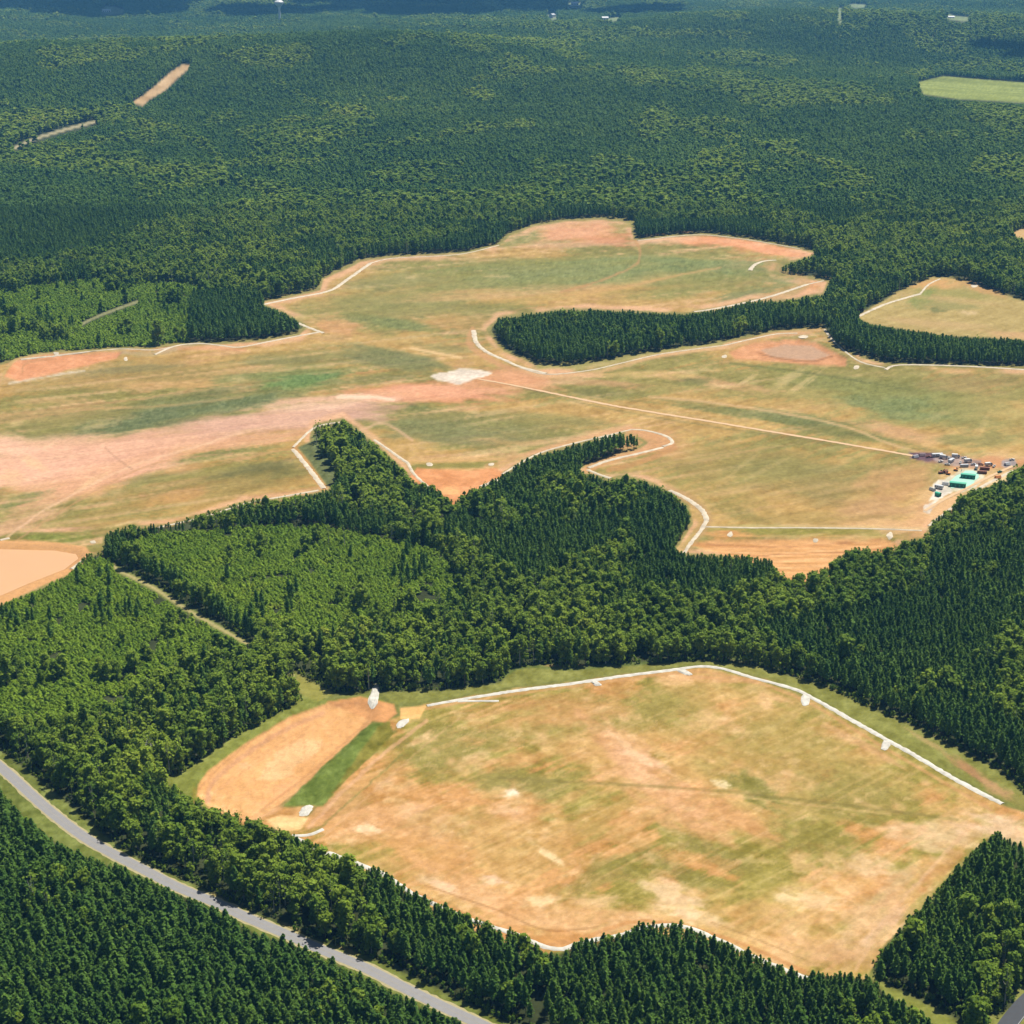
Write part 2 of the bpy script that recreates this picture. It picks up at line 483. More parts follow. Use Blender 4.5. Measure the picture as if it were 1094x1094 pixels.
M['green_dark'] = simple_mat('green_paint_and_shade', (.015, .11, .07), .5)  # truck paint; on the shed walls the dark tone carries their shade
M['mint'] = simple_mat('pale_mint_liner', (.20, .37, .29), .6, 0, .12, .2)
M['liner'] = simple_mat('white_liner', (.34, .34, .31), .7, 0, .15, .2)
M['brown'] = simple_mat('rust_brown_paint', (.16, .06, .035), .6)
M['orange'] = simple_mat('worn_orange_paint', (.45, .17, .04), .55)
M['grey'] = simple_mat('grey_gravel', (.28, .27, .30), .95, 0, .25, .4)
M['steel'] = simple_mat('grey_steel', (.3, .31, .33), .5)
M['mauve'] = simple_mat('purple_grey_stone', (.26, .19, .20), .95, 0, .25, .4)
M['roof'] = simple_mat('pale_metal_roof', (.32, .33, .35), .5)
M['cloud'] = simple_mat('cloud_white', (.8, .8, .8), 1.0)

# ------------------------------------------------------------------ helpers
def mesh_from(name, v, f, mats=(), fm=None, smooth=False):
    me = bpy.data.meshes.new(name)
    me.from_pydata([tuple(p) for p in v], [], f)
    for m in mats:
        me.materials.append(m)
    if fm is not None:
        me.polygons.foreach_set('material_index', fm)
    if smooth:
        me.polygons.foreach_set('use_smooth', [True] * len(me.polygons))
    me.update()
    return me

def link(name, me, parent=None, **kw):
    o = bpy.data.objects.new(name, me)
    COL.objects.link(o)
    if parent is not None:
        o.parent = parent
    for k, v in kw.items():
        if v:
            o[k] = v
    return o

def empty(name, loc, rz=0.0, **kw):
    o = link(name, None, None, **kw)
    o.empty_display_size = .5
    o.location = loc
    o.rotation_euler = (0, 0, rz)
    return o

class MB:
    def __init__(s):
        s.v, s.f = [], []
    def box(s, x0, x1, y0, y1, z0, z1, tx=0, ty=0):
        """tx / ty taper the top"""
        n = len(s.v)
        s.v += [(x0, y0, z0), (x1, y0, z0), (x1, y1, z0), (x0, y1, z0), (x0 + tx, y0 + ty, z1), (x1 - tx, y0 + ty, z1), (x1 - tx, y1 - ty, z1), (x0 + tx, y1 - ty, z1)]
        s.f += [tuple(n + i for i in q) for q in ((3, 2, 1, 0), (4, 5, 6, 7), (0, 1, 5, 4), (1, 2, 6, 5), (2, 3, 7, 6), (3, 0, 4, 7))]
        return s
    def tube(s, p, q, r0, r1=None, k=8):
        r1 = r0 if r1 is None else r1
        p, q = Vector(p), Vector(q)
        d = (q - p).normalized()
        a = d.orthogonal().normalized()
        b = d.cross(a)
        n = len(s.v)
        for c, r in ((p, r0), (q, r1)):
            for i in range(k):
                t = 2 * math.pi * i / k
                s.v.append(tuple(c + a * math.cos(t) * r + b * math.sin(t) * r))
        for i in range(k):
            j = (i + 1) % k
            s.f.append((n + i, n + j, n + k + j, n + k + i))
        s.f.append(tuple(n + i for i in range(k))[::-1])
        s.f.append(tuple(n + k + i for i in range(k)))
        return s
    def lathe(s, prof, k=12):
        n = len(s.v)
        for r, z in prof:
            for i in range(k):
                t = 2 * math.pi * i / k
                s.v.append((r * math.cos(t), r * math.sin(t), z))
        for a in range(len(prof) - 1):
            for i in range(k):
                j = (i + 1) % k
                s.f.append((n + a * k + i, n + a * k + j, n + (a + 1) * k + j, n + (a + 1) * k + i))
        s.f.append(tuple(n + i for i in range(k))[::-1])
        s.f.append(tuple(n + (len(prof) - 1) * k + i for i in range(k)))
        return s
    def mesh(s, name, mat):
        return mesh_from(name, s.v, s.f, [mat])
    def build(s, name, mat, parent=None, **kw):
        return link(name, s.mesh(name, mat), parent, **kw)

def dup(root, loc, rz=0.0, scale=None, **kw):
    r = root.copy()
    COL.objects.link(r)
    r.location = loc
    r.rotation_euler = (0, 0, rz)
    if scale is not None:
        r.scale = scale
    for k, v in kw.items():
        r[k] = v
    for ch in root.children:
        c = ch.copy()
        COL.objects.link(c)
        c.parent = r
        for g in ch.children:
            d = g.copy()
            COL.objects.link(d)
            d.parent = c
    return r

# ------------------------------------------------------------------ ground: one net of cells, coloured by what lies on it
NR, NC = 840, 860
pys = np.concatenate([np.linspace(1230, 30, NR - 90), np.linspace(28.4, -55, 68)])
ct, st_ = math.cos(PITCH), math.sin(PITCH)
bb = (547 - pys) / FPX
rows_y = CAMZ * (ct + bb * st_) / (st_ - bb * ct)
rows_y = np.concatenate([[-900, -200, 150, 380, 520], rows_y, rows_y[-1] + np.linspace(600, 24500 - rows_y[-1], 17)])
uu = np.concatenate([[-1.6, -1.0, -.7, -.5, -.42, -.38], np.linspace(-.355, .355, NC - 12), [.38, .42, .5, .7, 1.0, 1.6]])
NRr, NCc = len(rows_y), len(uu)
wid = np.maximum(np.hypot(np.maximum(rows_y, 0), CAMZ), 900.0)
GX = (uu[None, :] * wid[:, None])
GY = np.repeat(rows_y[:, None], NCc, 1)
gx, gy = GX.ravel(), GY.ravel()
gz = H(gx, gy)
gpx, gpy, gzc = to_px(gx, gy, gz)

A = lambda *c: np.array(c, float)
N1 = fbm(gx / 34, gy / 34, 5, 5, .55)
N2 = fbm(gx / 9, gy / 12, 31, 4, .6)
# forest floor
colr = np.empty((len(gx), 3))
colr[:] = A(66, 74, 40)
colr += ((N1 - .5) * 40)[:, None] + ((N2 - .5) * 26)[:, None]

def mixin(mask, c):
    global colr
    mask = np.clip(mask, 0, 1)[:, None]
    colr = colr * (1 - mask) + np.asarray(c, float) * mask

def soft_poly(P, soft, wob=0.0, ws=12.0, seed=9):
    P = np.asarray(P, float)
    x, y = gpx, gpy
    m = (x > P[:, 0].min() - soft * 3 - wob) & (x < P[:, 0].max() + soft * 3 + wob) & (y > P[:, 1].min() - soft * 3 - wob) & (y < P[:, 1].max() + soft * 3 + wob)
    r = np.zeros(x.shape)
    if not m.any():
        return r
    xx, yy = x[m].copy(), y[m].copy()
    if wob:
        q = (fbm(xx / ws, yy / (ws * .5), seed, 3) - .5) * 2 * wob
        yy = yy + q * .6
        xx = xx + q
    d = seg_dist(xx, yy, P, True)
    s = np.where(in_poly(xx, yy, P), -d, d)
    r[m] = 1 - sstep(-soft, soft, s)
    return r

def blob(cx, cy, rx, ry, c, k=1.0, ang=0.0, seed=1, rag=.9):
    """a patch of differently coloured soil with a ragged outline"""
    global colr
    R = max(rx, ry) * 2.2
    m = (abs(gpx - cx) < R) & (abs(gpy - cy) < R)
    if not m.any():
        return
    x, y = gpx[m] - cx, gpy[m] - cy
    ca, sa = math.cos(math.radians(ang)), math.sin(math.radians(ang))
    u, v = (x * ca + y * sa) / rx, (-x * sa + y * ca) / ry
    n = fbm(u * 2.2 + cx, v * 2.2 + cy, seed, 4, .6) - .5
    q = (1 - sstep(.35, 1.25, np.sqrt(u * u + v * v) + n * rag * 1.6)) * k
    colr[m] = colr[m] * (1 - q[:, None]) + np.asarray(c, float) * q[:, None]

def stroke(L, wd, c, k=1.0, soft=.8, wob=0.0, seed=4, broken=0.0):
    global colr
    L = smooth_line(L, 5)
    R = wd * 2 + 6 + wob
    x, y = gpx, gpy
    m = (x > L[:, 0].min() - R) & (x < L[:, 0].max() + R) & (y > L[:, 1].min() - R) & (y < L[:, 1].max() + R)
    if not m.any():
        return
    xx, yy = x[m], y[m]
    q = (fbm(xx / 9, yy / 6, seed, 3) - .5) * 2
    d = seg_dist(xx + q * wob, yy + q * wob * .6, L)
    a = (1 - sstep(max(wd / 2 - soft, 0), wd / 2 + soft, d)) * k
    if broken:
        a = a * (1 - broken * sstep(.4, .62, fbm(xx / 13, yy / 7, seed + 5, 3)))
    colr[m] = colr[m] * (1 - a[:, None]) + np.asarray(c, float) * a[:, None]

def streaks(dir_a, dir_b, along, across, seed, o=4):
    """noise drawn out along a direction on the ground"""
    a, b = ground_at(*dir_a)[:2], ground_at(*dir_b)[:2]
    v = (b - a) / np.linalg.norm(b - a)
    return fbm((gx * v[0] + gy * v[1]) / along, (-gx * v[1] + gy * v[0]) / across, seed, o, .6)

TAN, OLIVE, ORANGE, PALE, PINK, GREEN, DRY = A(214, 172, 104), A(168, 152, 72), A(228, 160, 98), A(246, 212, 160), A(228, 176, 134), A(112, 132, 58), A(176, 155, 84)
# --- verge round every opening
for P in (CLEAR_A, CLEAR_B, CLEAR_C, ROAD_OPEN, ROAD2_OPEN):
    mixin(soft_poly(P, 3.5, 2.5) * .95, A(132, 134, 62))

# --- near cleared field
FIELD_A = [(404, 775), (430, 762), (456, 752), (551, 736), (661, 722), (752, 712), (804, 724), (870, 748), (943, 789), (1023, 836), (1075, 862),
           (1100, 868), (1200, 905), (1200, 935), (1094, 905), (1063, 892), (1035, 912), (990, 960), (945, 1010), (925, 1046), (898, 1045), (833, 1040), (767, 1014), (694, 996),
           (620, 1010), (577, 1022), (496, 990), (405, 940), (330, 905), (300, 884), (262, 884), (240, 872), (205, 857), (205, 840), (300, 862), (345, 862)]
sA = streaks((440, 955), (640, 862), 60, 3.2, 41)
sA2 = streaks((440, 955), (640, 862), 26, 9, 45)
big = fbm(gx / 70, gy / 70, 61, 4)
big2 = fbm(gx / 38, gy / 38, 67, 4)
fA = TAN[None] + (OLIVE - TAN)[None] * sstep(.42, .62, big + (sA2 - .5) * .4)[:, None]
fA = fA + (ORANGE - fA) * (sstep(.5, .68, big2 + (sA - .5) * .35) * .8)[:, None]
fA = fA + ((sA - .5) * 30)[:, None] + ((N2 - .5) * 46)[:, None]
mA = soft_poly(FIELD_A, 2.0, 2.0)
mixin(mA, fA)
for args in [
    (840, 800, 150, 55, A(180, 158, 84), .75, 20), (620, 770, 120, 28, DRY, .7, -6), (470, 800, 75, 28, A(162, 150, 78), .75, -12), (555, 838, 62, 20, A(150, 143, 72), .7),
    (900, 850, 90, 24, A(170, 150, 80), .55, 14), (880, 905, 80, 26, A(160, 148, 74), .5, 20), (640, 935, 62, 18, A(148, 142, 68), .65, -24), (700, 905, 50, 14, A(168, 150, 78), .4, 10),
    (806, 842, 32, 15, A(118, 132, 56), .85, 25), (735, 935, 60, 12, A(142, 138, 66), .65, 22), (770, 915, 50, 12, A(150, 142, 74), .5, 25),
    (610, 762, 60, 13, A(222, 168, 106), .7, -6), (660, 795, 55, 20, A(226, 170, 116), .8, 38), (700, 838, 60, 20, A(232, 176, 126), .8, 35), (770, 868, 70, 20, A(226, 166, 108), .7, 25),
    (720, 868, 70, 18, A(230, 172, 118), .7, 30), (660, 870, 70, 20, A(222, 168, 104), .55, -20),
    (570, 752, 90, 9, A(214, 158, 98), .6, -9),
    (420, 880, 85, 26, A(228, 170, 112), .8, 10), (350, 862, 40, 16, A(224, 164, 108), .8, -30), (470, 920, 80, 24, A(226, 168, 104), .75, 20), (560, 865, 45, 14, A(222, 160, 98), .65),
    (520, 962, 90, 16, A(236, 180, 122), .8, 24), (640, 985, 90, 16, A(236, 186, 128), .8, 0), (600, 1004, 60, 10, A(222, 146, 82), .8, 0), (780, 1000, 90, 18, A(232, 188, 122), .8, 18),
    (850, 1010, 60, 14, A(234, 190, 128), .6, 10), (900, 1020, 50, 16, A(220, 172, 120), .8, 0), (940, 970, 60, 20, A(222, 184, 132), .7, -42), (850, 960, 90, 20, A(226, 188, 118), .6, -8),
    (715, 955, 38, 14, A(242, 206, 158), .8, 20), (740, 978, 44, 9, A(248, 214, 164), .85, 14), (870, 962, 40, 11, A(248, 216, 164), .8, 8), (930, 925, 34, 13, A(244, 210, 160), .65, 15),
    (1000, 895, 60, 16, A(236, 200, 152), .75, 10), (1070, 884, 60, 16, A(240, 202, 160), .85, 12), (960, 985, 50, 12, A(236, 200, 168), .6, -35), (1010, 925, 36, 10, A(216, 158, 100), .6, -40),
    (1000, 950, 70, 7, A(178, 160, 84), .8, -42), (950, 950, 60, 7, A(208, 176, 120), .6, -42), (690, 812, 30, 6, A(242, 198, 152), .8, 25), (668, 796, 22, 4, A(240, 200, 152), .7, 40),
    (547, 848, 9, 5, A(252, 240, 214), 1), (392, 886, 15, 6, A(250, 222, 176), .9, 5), (588, 914, 22, 5, A(248, 216, 160), .85, 30), (528, 940, 16, 6, A(246, 208, 166), .8), (578, 962, 26, 8, A(248, 214, 158), .85, -8),
    (470, 945, 26, 7, A(246, 206, 160), .8, 20), (770, 838, 12, 5, A(250, 226, 176), .8, 20), (540, 865, 22, 8, A(240, 192, 142), .7), (445, 865, 20, 8, A(240, 190, 140), .6), (640, 962, 30, 7, A(240, 196, 142), .7),
    (410, 838, 12, 6, A(240, 200, 150), .6, -30), (452, 788, 20, 5, A(236, 196, 140), .6, -30), (830, 745, 30, 5, A(222, 178, 118), .6, 20), (930, 800, 60, 5, A(216, 170, 116), .65, 28), (760, 725, 80, 4, A(224, 168, 112), .7, 2),
]:
    blob(*args[:5], args[5], args[6] if len(args) > 6 else 0, seed=int(args[0]))
mixin(mA * .22 * sstep(.52, .74, sA), A(238, 198, 140))
mixin(mA * .6 * sstep(.56, .78, fbm(gx / 24, gy / 30, 207, 5, .6)), A(242, 196, 140))
mixin(mA * .3 * sstep(.6, .74, fbm(gx / 9 + sA * 2, gy / 12, 213, 4, .65)), A(246, 208, 156))
mixin(mA * .15 * sstep(.6, .74, fbm(gx / 13, gy / 13, 217, 4, .65)), A(196, 132, 70))
mixin(mA * .2 * sstep(.54, .74, 1 - sA2), A(150, 140, 66))
for L, wd, c, k in [
    ([(533, 831), (606, 835), (679, 839), (767, 845), (840, 853), (950, 866), (1023, 876)], 3.2, A(150, 132, 68), .5),
    ([(700, 843), (767, 849), (840, 857), (950, 870)], 2.2, A(228, 190, 130), .45),
    ([(330, 884), (372, 840), (420, 797), (456, 770)], 4, A(228, 180, 132), .7), ([(338, 888), (385, 846), (430, 806)], 2, A(150, 140, 72), .6),
    ([(322, 878), (362, 838), (410, 792), (424, 776)], 2.6, A(150, 142, 74), .6), ([(348, 892), (400, 845), (450, 800), (490, 768)], 2, A(226, 180, 130), .4),
    ([(1040, 880), (1000, 922), (950, 978), (915, 1036)], 4, A(224, 182, 132), .6), ([(456, 757), (551, 741), (661, 727), (752, 718), (848, 743), (940, 796), (1060, 866)], 3.5, A(216, 166, 108), .7),
    ([(430, 948), (500, 978), (575, 1008), (620, 1002), (690, 984), (780, 1004), (860, 1038)], 4, A(214, 148, 88), .7),
    ([(455, 946), (530, 972), (585, 994), (640, 990)], 1.6, A(170, 126, 74), .5), ([(760, 985), (820, 1008), (870, 1030)], 1.6, A(176, 140, 84), .5)]:
    stroke(L, wd, c, k, 1.0, 1.5)
for i in range(26):      # wheel and seeding lines
    x0, y0 = 400 + i * 17 + random.uniform(-6, 6), 960 - (i % 4) * 22 + random.uniform(-8, 8)
    ln = random.uniform(.25, .8)
    stroke([(x0, y0), (x0 + 200 * ln, y0 - 98 * ln)], 1.3, (A(240, 202, 148) if i % 3 else A(158, 142, 80)), random.uniform(.12, .32), .7, .6, 90 + i, .6)
# green band above the channel, eroded bank on the right
BANK = [(408, 740), (471, 738), (536, 729), (548, 716), (577, 711), (606, 716), (694, 710), (752, 706), (804, 711), (884, 735), (972, 775), (1060, 819), (1094, 848), (1094, 868), (1075, 856), (1023, 830),
        (943, 785), (870, 745), (804, 720), (752, 709), (661, 719), (551, 733), (456, 749), (420, 752)]
mixin(soft_poly(BANK, 1.6, 1.5) * .9, A(146, 146, 68)[None] + ((N2 - .5) * 60)[:, None])
for a in [(604, 712, 34, 3, A(206, 168, 110), .8, 0), (1035, 822, 34, 5, A(190, 138, 98), .8, 34), (1068, 845, 22, 7, A(208, 160, 116), .8, 30), (990, 792, 30, 3, A(206, 172, 120), .6, 32), (1090, 855, 20, 8, A(150, 140, 70), .7, 20)]:
    blob(*a[:5], a[5], a[6], seed=int(a[0]))
stroke([(536, 724), (560, 712), (610, 714), (700, 707), (752, 701), (804, 707), (884, 731), (972, 770), (1060, 813), (1094, 838)], 3.5, A(104, 120, 50), .8, 1, 1.5)
stroke([(752, 704), (804, 709), (884, 733), (972, 773), (1060, 817), (1094, 842)], 1.6, A(190, 172, 104), .6)
# near basin with its banks
mixin(soft_poly([(324, 742), (350, 748), (400, 742), (412, 750), (300, 775), (228, 826), (212, 848), (226, 868), (190, 846), (172, 832), (197, 822), (256, 782)], 1.6, 1.2) * .95, A(144, 150, 66)[None] + ((N2 - .5) * 50)[:, None])
mixin(soft_poly([(311, 715), (329, 726), (358, 741), (340, 750), (322, 742), (300, 725)], 1.5, 1.5) * .8, A(168, 162, 78))
mixin(soft_poly(NEAR_BASIN, 1.6, 1.0), A(244, 182, 118)[None] + ((N1 - .5) * 34)[:, None] + ((N2 - .5) * 16)[:, None])
mixin(soft_poly([(350, 750), (385, 744), (420, 752), (424, 762), (412, 772), (395, 770)], 1.5, 1), A(230, 158, 100))
stroke([(222, 856), (226, 838), (250, 815), (300, 782), (345, 762)], 5, A(206, 152, 118), .55, 2, 1)
stroke([(268, 878), (300, 862), (345, 822), (392, 776)], 4, A(236, 180, 128), .5, 2, 1)
mixin(soft_poly([(394, 774), (416, 771), (421, 784), (372, 831), (345, 861), (303, 861), (350, 814)], 1.3, 1.2) * .95, A(118, 136, 54)[None] + ((N2 - .5) * 60)[:, None])
mixin(soft_poly([(427, 756), (456, 754), (448, 768), (428, 768)], 1.2), A(246, 196, 122))
mixin(soft_poly([(283, 876), (300, 871), (329, 874), (322, 886), (300, 890)], 1.2, .6), A(252, 206, 140))
mixin(soft_poly([(274, 833), (280, 820), (303, 798), (326, 790), (347, 791), (338, 802), (312, 826), (294, 834)], 2.2, 5, 14) * .85, A(255, 208, 150)[None] + ((N1 - .5) * 40)[:, None])
blob(262, 818, 8, 4, A(250, 204, 150), .7)
blob(300, 845, 26, 8, A(246, 180, 124), .7, -40)
for i in range(5):
    stroke([(225 + i * 3, 850 - i * 2), (262 + i * 7, 815 - i * 2), (330 + i * 8, 772 - i)], 1.2, A(214, 150, 104) if i % 2 else A(248, 190, 136), .35, .7, 1.0, 130 + i, .4)

rill = fbm(gx / 2.2 + gy / 14, gy / 9, 271, 4, .7) - .5
mixin(soft_poly(NEAR_BASIN, 2, 2) * .22 * sstep(.05, .2, rill), A(206, 140, 88))
mixin(soft_poly(NEAR_BASIN, 2, 2) * .25 * sstep(.05, .2, -rill), A(252, 204, 148))
stroke([(214, 842), (250, 806), (300, 772), (345, 755), (392, 752)], 2, A(190, 128, 84), .45, 1, 1.5, 8, .4)
stroke([(220, 862), (262, 874), (292, 856), (340, 818), (392, 772)], 2.5, A(196, 136, 90), .45, 1, 1.5, 9, .4)
# --- middle / upper clearing
sB = streaks((0, 470), (380, 420), 170, 9, 141)
sB2 = streaks((0, 470), (380, 420), 70, 16, 147)
sC = streaks((1050, 440), (760, 545), 40, 6, 151)
mB = soft_poly(CLEAR_B, 2.0, 1.0)
bigB = fbm(gx / 150, gy / 110, 161, 4)
fB = A(200, 164, 94)[None] + (A(158, 146, 76) - A(200, 164, 94))[None] * sstep(.42, .6, bigB + (sB - .5) * .5)[:, None]
fB = fB + (A(214, 172, 116) - fB) * (sstep(.56, .72, sB2) * .75)[:, None]
N3 = fbm(gx / 11, gy / 15, 233, 4, .65) - .5
sF = streaks((0, 470), (380, 420), 70, 4.5, 143) - .5
fB = fB + ((sB - .5) * 44)[:, None] + ((N2 - .5) * 38)[:, None]
mixin(mB, fB)
# right-hand part of the middle clearing: streaks run the other way
fC = A(202, 166, 96)[None] + (A(158, 146, 76) - A(202, 166, 96))[None] * sstep(.45, .62, bigB + (sC - .5) * .55)[:, None] + ((sC - .5) * 54)[:, None] + ((N2 - .5) * 36)[:, None]
mixin(soft_poly([(560, 395), (760, 375), (900, 392), (1200, 398), (1200, 480), (1094, 495), (980, 570), (760, 562), (650, 470), (500, 420)], 12, 12) * .9, fC)
for P, wob in ((CLEAR_C, 2),):
    mixin(soft_poly(P, 1.5, wob), A(190, 166, 100)[None] + ((sC - .5) * 46)[:, None] + ((N2 - .5) * 34)[:, None])
mixin(soft_poly(CLEAR_D, 1.2), A(220, 180, 120))
mixin(soft_poly(MEADOW, 1.2), A(150, 160, 70)[None] + ((streaks((979, 90), (1090, 98), 300, 60, 171) - .5) * 70)[:, None])
for P in FARSPOTS:
    mixin(soft_poly(P, 1.0), A(142, 156, 106))
mixin(soft_poly(RIDGECUT, 1.0, .8), A(212, 176, 128)[None] + ((N1 - .5) * 70)[:, None])
stroke(FARTRACK, 3.0, A(200, 186, 146), .95)
stroke(MIDTRACK, 3.0, A(160, 158, 110), .9)
stroke(TRACK, 8, A(134, 142, 66), .9, 1.5, 1)
stroke(TRACK, 3.4, A(196, 180, 124), .9, .9, .8)

for args in [   # cx, cy, rx, ry, colour, strength, angle
    (180, 440, 150, 16, A(122, 130, 72), .8, -9), (120, 402, 120, 14, A(182, 152, 86), .8, -4), (200, 400, 90, 12, A(176, 150, 84), .8, 0), (322, 408, 44, 7, A(110, 142, 66), .95, -5),
    (60, 445, 90, 12, A(168, 148, 86), .7, -5), (215, 410, 70, 5, A(214, 168, 104), .7, -3), (60, 470, 60, 6, A(132, 132, 70), .7, 8), (330, 385, 80, 12, A(156, 146, 78), .6, 0),
    (420, 330, 120, 26, A(150, 146, 78), .7, -6), (560, 295, 160, 22, A(144, 148, 76), .8, -3), (700, 285, 120, 16, A(146, 150, 78), .75, 2), (760, 300, 90, 14, A(138, 144, 72), .7, -8),
    (420, 300, 70, 8, A(184, 158, 88), .6, 0), (480, 315, 80, 8, A(206, 166, 100), .65, -4), (620, 315, 120, 6, A(206, 168, 96), .7, -5), (480, 345, 60, 10, A(196, 158, 94), .6, 0), (360, 347, 30, 10, A(218, 166, 108), .8, 10),
    (410, 345, 60, 8, A(130, 140, 70), .6, 5), (510, 285, 60, 5, A(132, 142, 74), .6, -5), (430, 385, 60, 12, A(128, 132, 70), .7, 10), (400, 405, 60, 6, A(120, 128, 66), .6, -5), (570, 345, 40, 5, A(214, 172, 106), .6, 0),
    # pink-tan graded ground to the left
    (60, 500, 130, 26, A(236, 182, 142), .95, -4), (140, 478, 120, 16, A(226, 170, 130), .9, -8), (270, 452, 130, 14, A(214, 166, 130), .9, -7), (360, 440, 70, 10, A(206, 164, 130), .9, -4), (250, 472, 90, 9, A(222, 172, 124), .85, -6),
    (20, 480, 50, 14, A(248, 202, 164), .8, 20), (330, 428, 90, 5, A(236, 188, 148), .85, -5), (390, 424, 30, 4, A(248, 212, 172), .9, 2), (90, 520, 90, 12, A(222, 170, 126), .8, -18), (20, 560, 60, 8, A(218, 172, 126), .8, -20),
    (430, 420, 60, 9, A(232, 162, 118), .85, -3), (480, 420, 55, 11, A(236, 158, 112), .9, 6), (555, 403, 46, 10, A(228, 160, 112), .8, 12), (600, 399, 50, 5, A(234, 182, 134), .8, 2), (520, 410, 60, 9, A(226, 160, 108), .7, 6),
    (390, 446, 34, 6, A(216, 172, 140), .8, 0), (448, 437, 16, 4, A(122, 130, 66), .9, 0), (440, 452, 20, 5, A(132, 140, 70), .8, 0),
    (500, 460, 120, 20, A(142, 140, 76), .75, 4), (470, 445, 60, 8, A(150, 142, 78), .6, 0), (540, 472, 60, 7, A(204, 166, 106), .7, 0), (590, 450, 60, 7, A(176, 154, 88), .6, 4),
    (230, 520, 110, 18, A(168, 146, 80), .8, -10), (110, 550, 50, 9, A(176, 150, 84), .7, -10), (300, 505, 34, 9, A(142, 132, 70), .8, -10), (150, 515, 40, 7, A(160, 150, 84), .7, -20), (190, 530, 40, 10, A(206, 154, 92), .6, -10),
    (22, 535, 44, 5, A(112, 132, 62), .9, -16), (220, 487, 60, 4, A(128, 136, 66), .8, -10), (56, 574, 44, 5, A(132, 142, 62), .95, 3), (92, 562, 60, 5, A(196, 160, 96), .6, -6), (58, 566, 46, 3, A(232, 182, 140), .8, -3),
    (800, 420, 140, 10, A(186, 160, 92), .5, 5), (880, 408, 90, 10, A(160, 148, 78), .5, 6), (980, 430, 110, 26, A(132, 142, 74), .55, 6), (1060, 440, 60, 26, A(176, 160, 92), .6, 10), (1040, 410, 60, 12, A(176, 148, 90), .6, 0),
    (800, 442, 120, 6, A(128, 132, 68), .8, 8), (900, 462, 90, 6, A(126, 130, 66), .8, 10), (960, 462, 60, 8, A(216, 172, 122), .7, 12), (760, 408, 60, 5, A(214, 166, 114), .7, 8), (700, 400, 60, 5, A(220, 184, 116), .6, 0),
    (640, 420, 40, 6, A(136, 132, 70), .7, 5), (740, 408, 22, 5, A(126, 128, 66), .7, 0), (860, 400, 70, 4, A(134, 140, 66), .6, 10), (640, 410, 60, 4, A(214, 164, 116), .6, 4),
    (820, 500, 130, 26, A(158, 146, 78), .7, 5), (880, 520, 90, 20, A(164, 144, 84), .6, 0), (790, 485, 60, 8, A(172, 150, 84), .6, 0), (960, 510, 46, 22, A(208, 164, 106), .8, -10), (940, 545, 60, 14, A(206, 164, 112), .7, 0),
    (760, 520, 60, 14, A(178, 154, 84), .7, 20), (860, 555, 110, 8, A(176, 150, 82), .6, 0), (780, 545, 40, 8, A(156, 142, 74), .6, 20), (700, 480, 40, 12, A(196, 154, 94), .7, 0),
    (860, 567, 120, 5, A(150, 146, 62), .8, 1), (780, 570, 30, 5, A(218, 156, 90), .8, 0), (960, 565, 30, 8, A(218, 176, 124), .7, 0), (990, 560, 30, 12, A(214, 168, 110), .8, -30),
    # top of the upper clearing
    (618, 248, 52, 11, A(228, 166, 118), .95, -2), (650, 256, 40, 7, A(222, 150, 102), .8, 2), (555, 254, 26, 7, A(150, 152, 84), .8, -20), (668, 240, 18, 6, A(174, 158, 88), .7, 10), (600, 262, 80, 4, A(216, 172, 126), .7, -2),
    (770, 258, 70, 7, A(238, 156, 106), .95, 6), (830, 268, 40, 6, A(236, 158, 108), .95, 8), (700, 257, 24, 4, A(226, 190, 150), .8, -5), (790, 282, 30, 5, A(210, 162, 108), .8, -10), (815, 287, 24, 4, A(208, 156, 100), .7, 0),
    (866, 309, 26, 7, A(222, 164, 106), .9, -30), (800, 322, 60, 4, A(196, 168, 110), .6, -8),
    (1000, 303, 26, 7, A(222, 170, 106), .85, 0), (1050, 308, 30, 5, A(206, 160, 102), .8, 20), (1030, 315, 50, 5, A(160, 154, 80), .7, 5), (1000, 346, 60, 6, A(206, 172, 116), .7, 6), (1090, 358, 50, 5, A(216, 172, 118), .8, 4), (985, 318, 18, 8, A(136, 148, 70), .7, -30), (1034, 334, 10, 3, A(230, 200, 150), .7), (1001, 331, 10, 3, A(110, 116, 60), .7),
]:
    blob(*args[:5], args[5], args[6] if len(args) > 6 else 0, seed=int(args[0] + args[1]))
mixin(mB * .5 * sstep(.55, .75, sB) * sstep(1100, 700, gpx), A(228, 186, 134))
for a in [(40, 492, 120, 30, A(240, 190, 150), .75, -4), (140, 474, 130, 18, A(232, 182, 142), .7, -8), (300, 448, 120, 12, A(222, 178, 144), .7, -6), (90, 512, 110, 14, A(232, 180, 132), .6, -16),
          (470, 418, 80, 9, A(234, 168, 124), .8, 2), (545, 404, 60, 9, A(230, 168, 118), .7, 8), (350, 432, 80, 6, A(236, 196, 158), .7, -5), (60, 455, 60, 6, A(150, 144, 78), .6, -4), (250, 428, 90, 7, A(134, 138, 76), .6, -6),
          (640, 296, 140, 14, A(148, 150, 84), .5, -4), (430, 322, 70, 12, A(150, 150, 84), .5, 0), (960, 436, 90, 16, A(142, 148, 82), .5, 6), (560, 312, 130, 6, A(214, 172, 112), .5, -4), (300, 400, 70, 8, A(122, 142, 76), .6, -5),
          (600, 448, 70, 6, A(150, 142, 78), .5, 5), (860, 500, 80, 14, A(150, 142, 78), .5, 0), (990, 545, 40, 14, A(226, 178, 124), .7, -25), (940, 560, 60, 6, A(226, 182, 124), .7, 0), (690, 470, 46, 14, A(216, 166, 112), .6, 0)]:
    blob(*a[:5], a[5], a[6], seed=int(a[0] + 2 * a[1]))
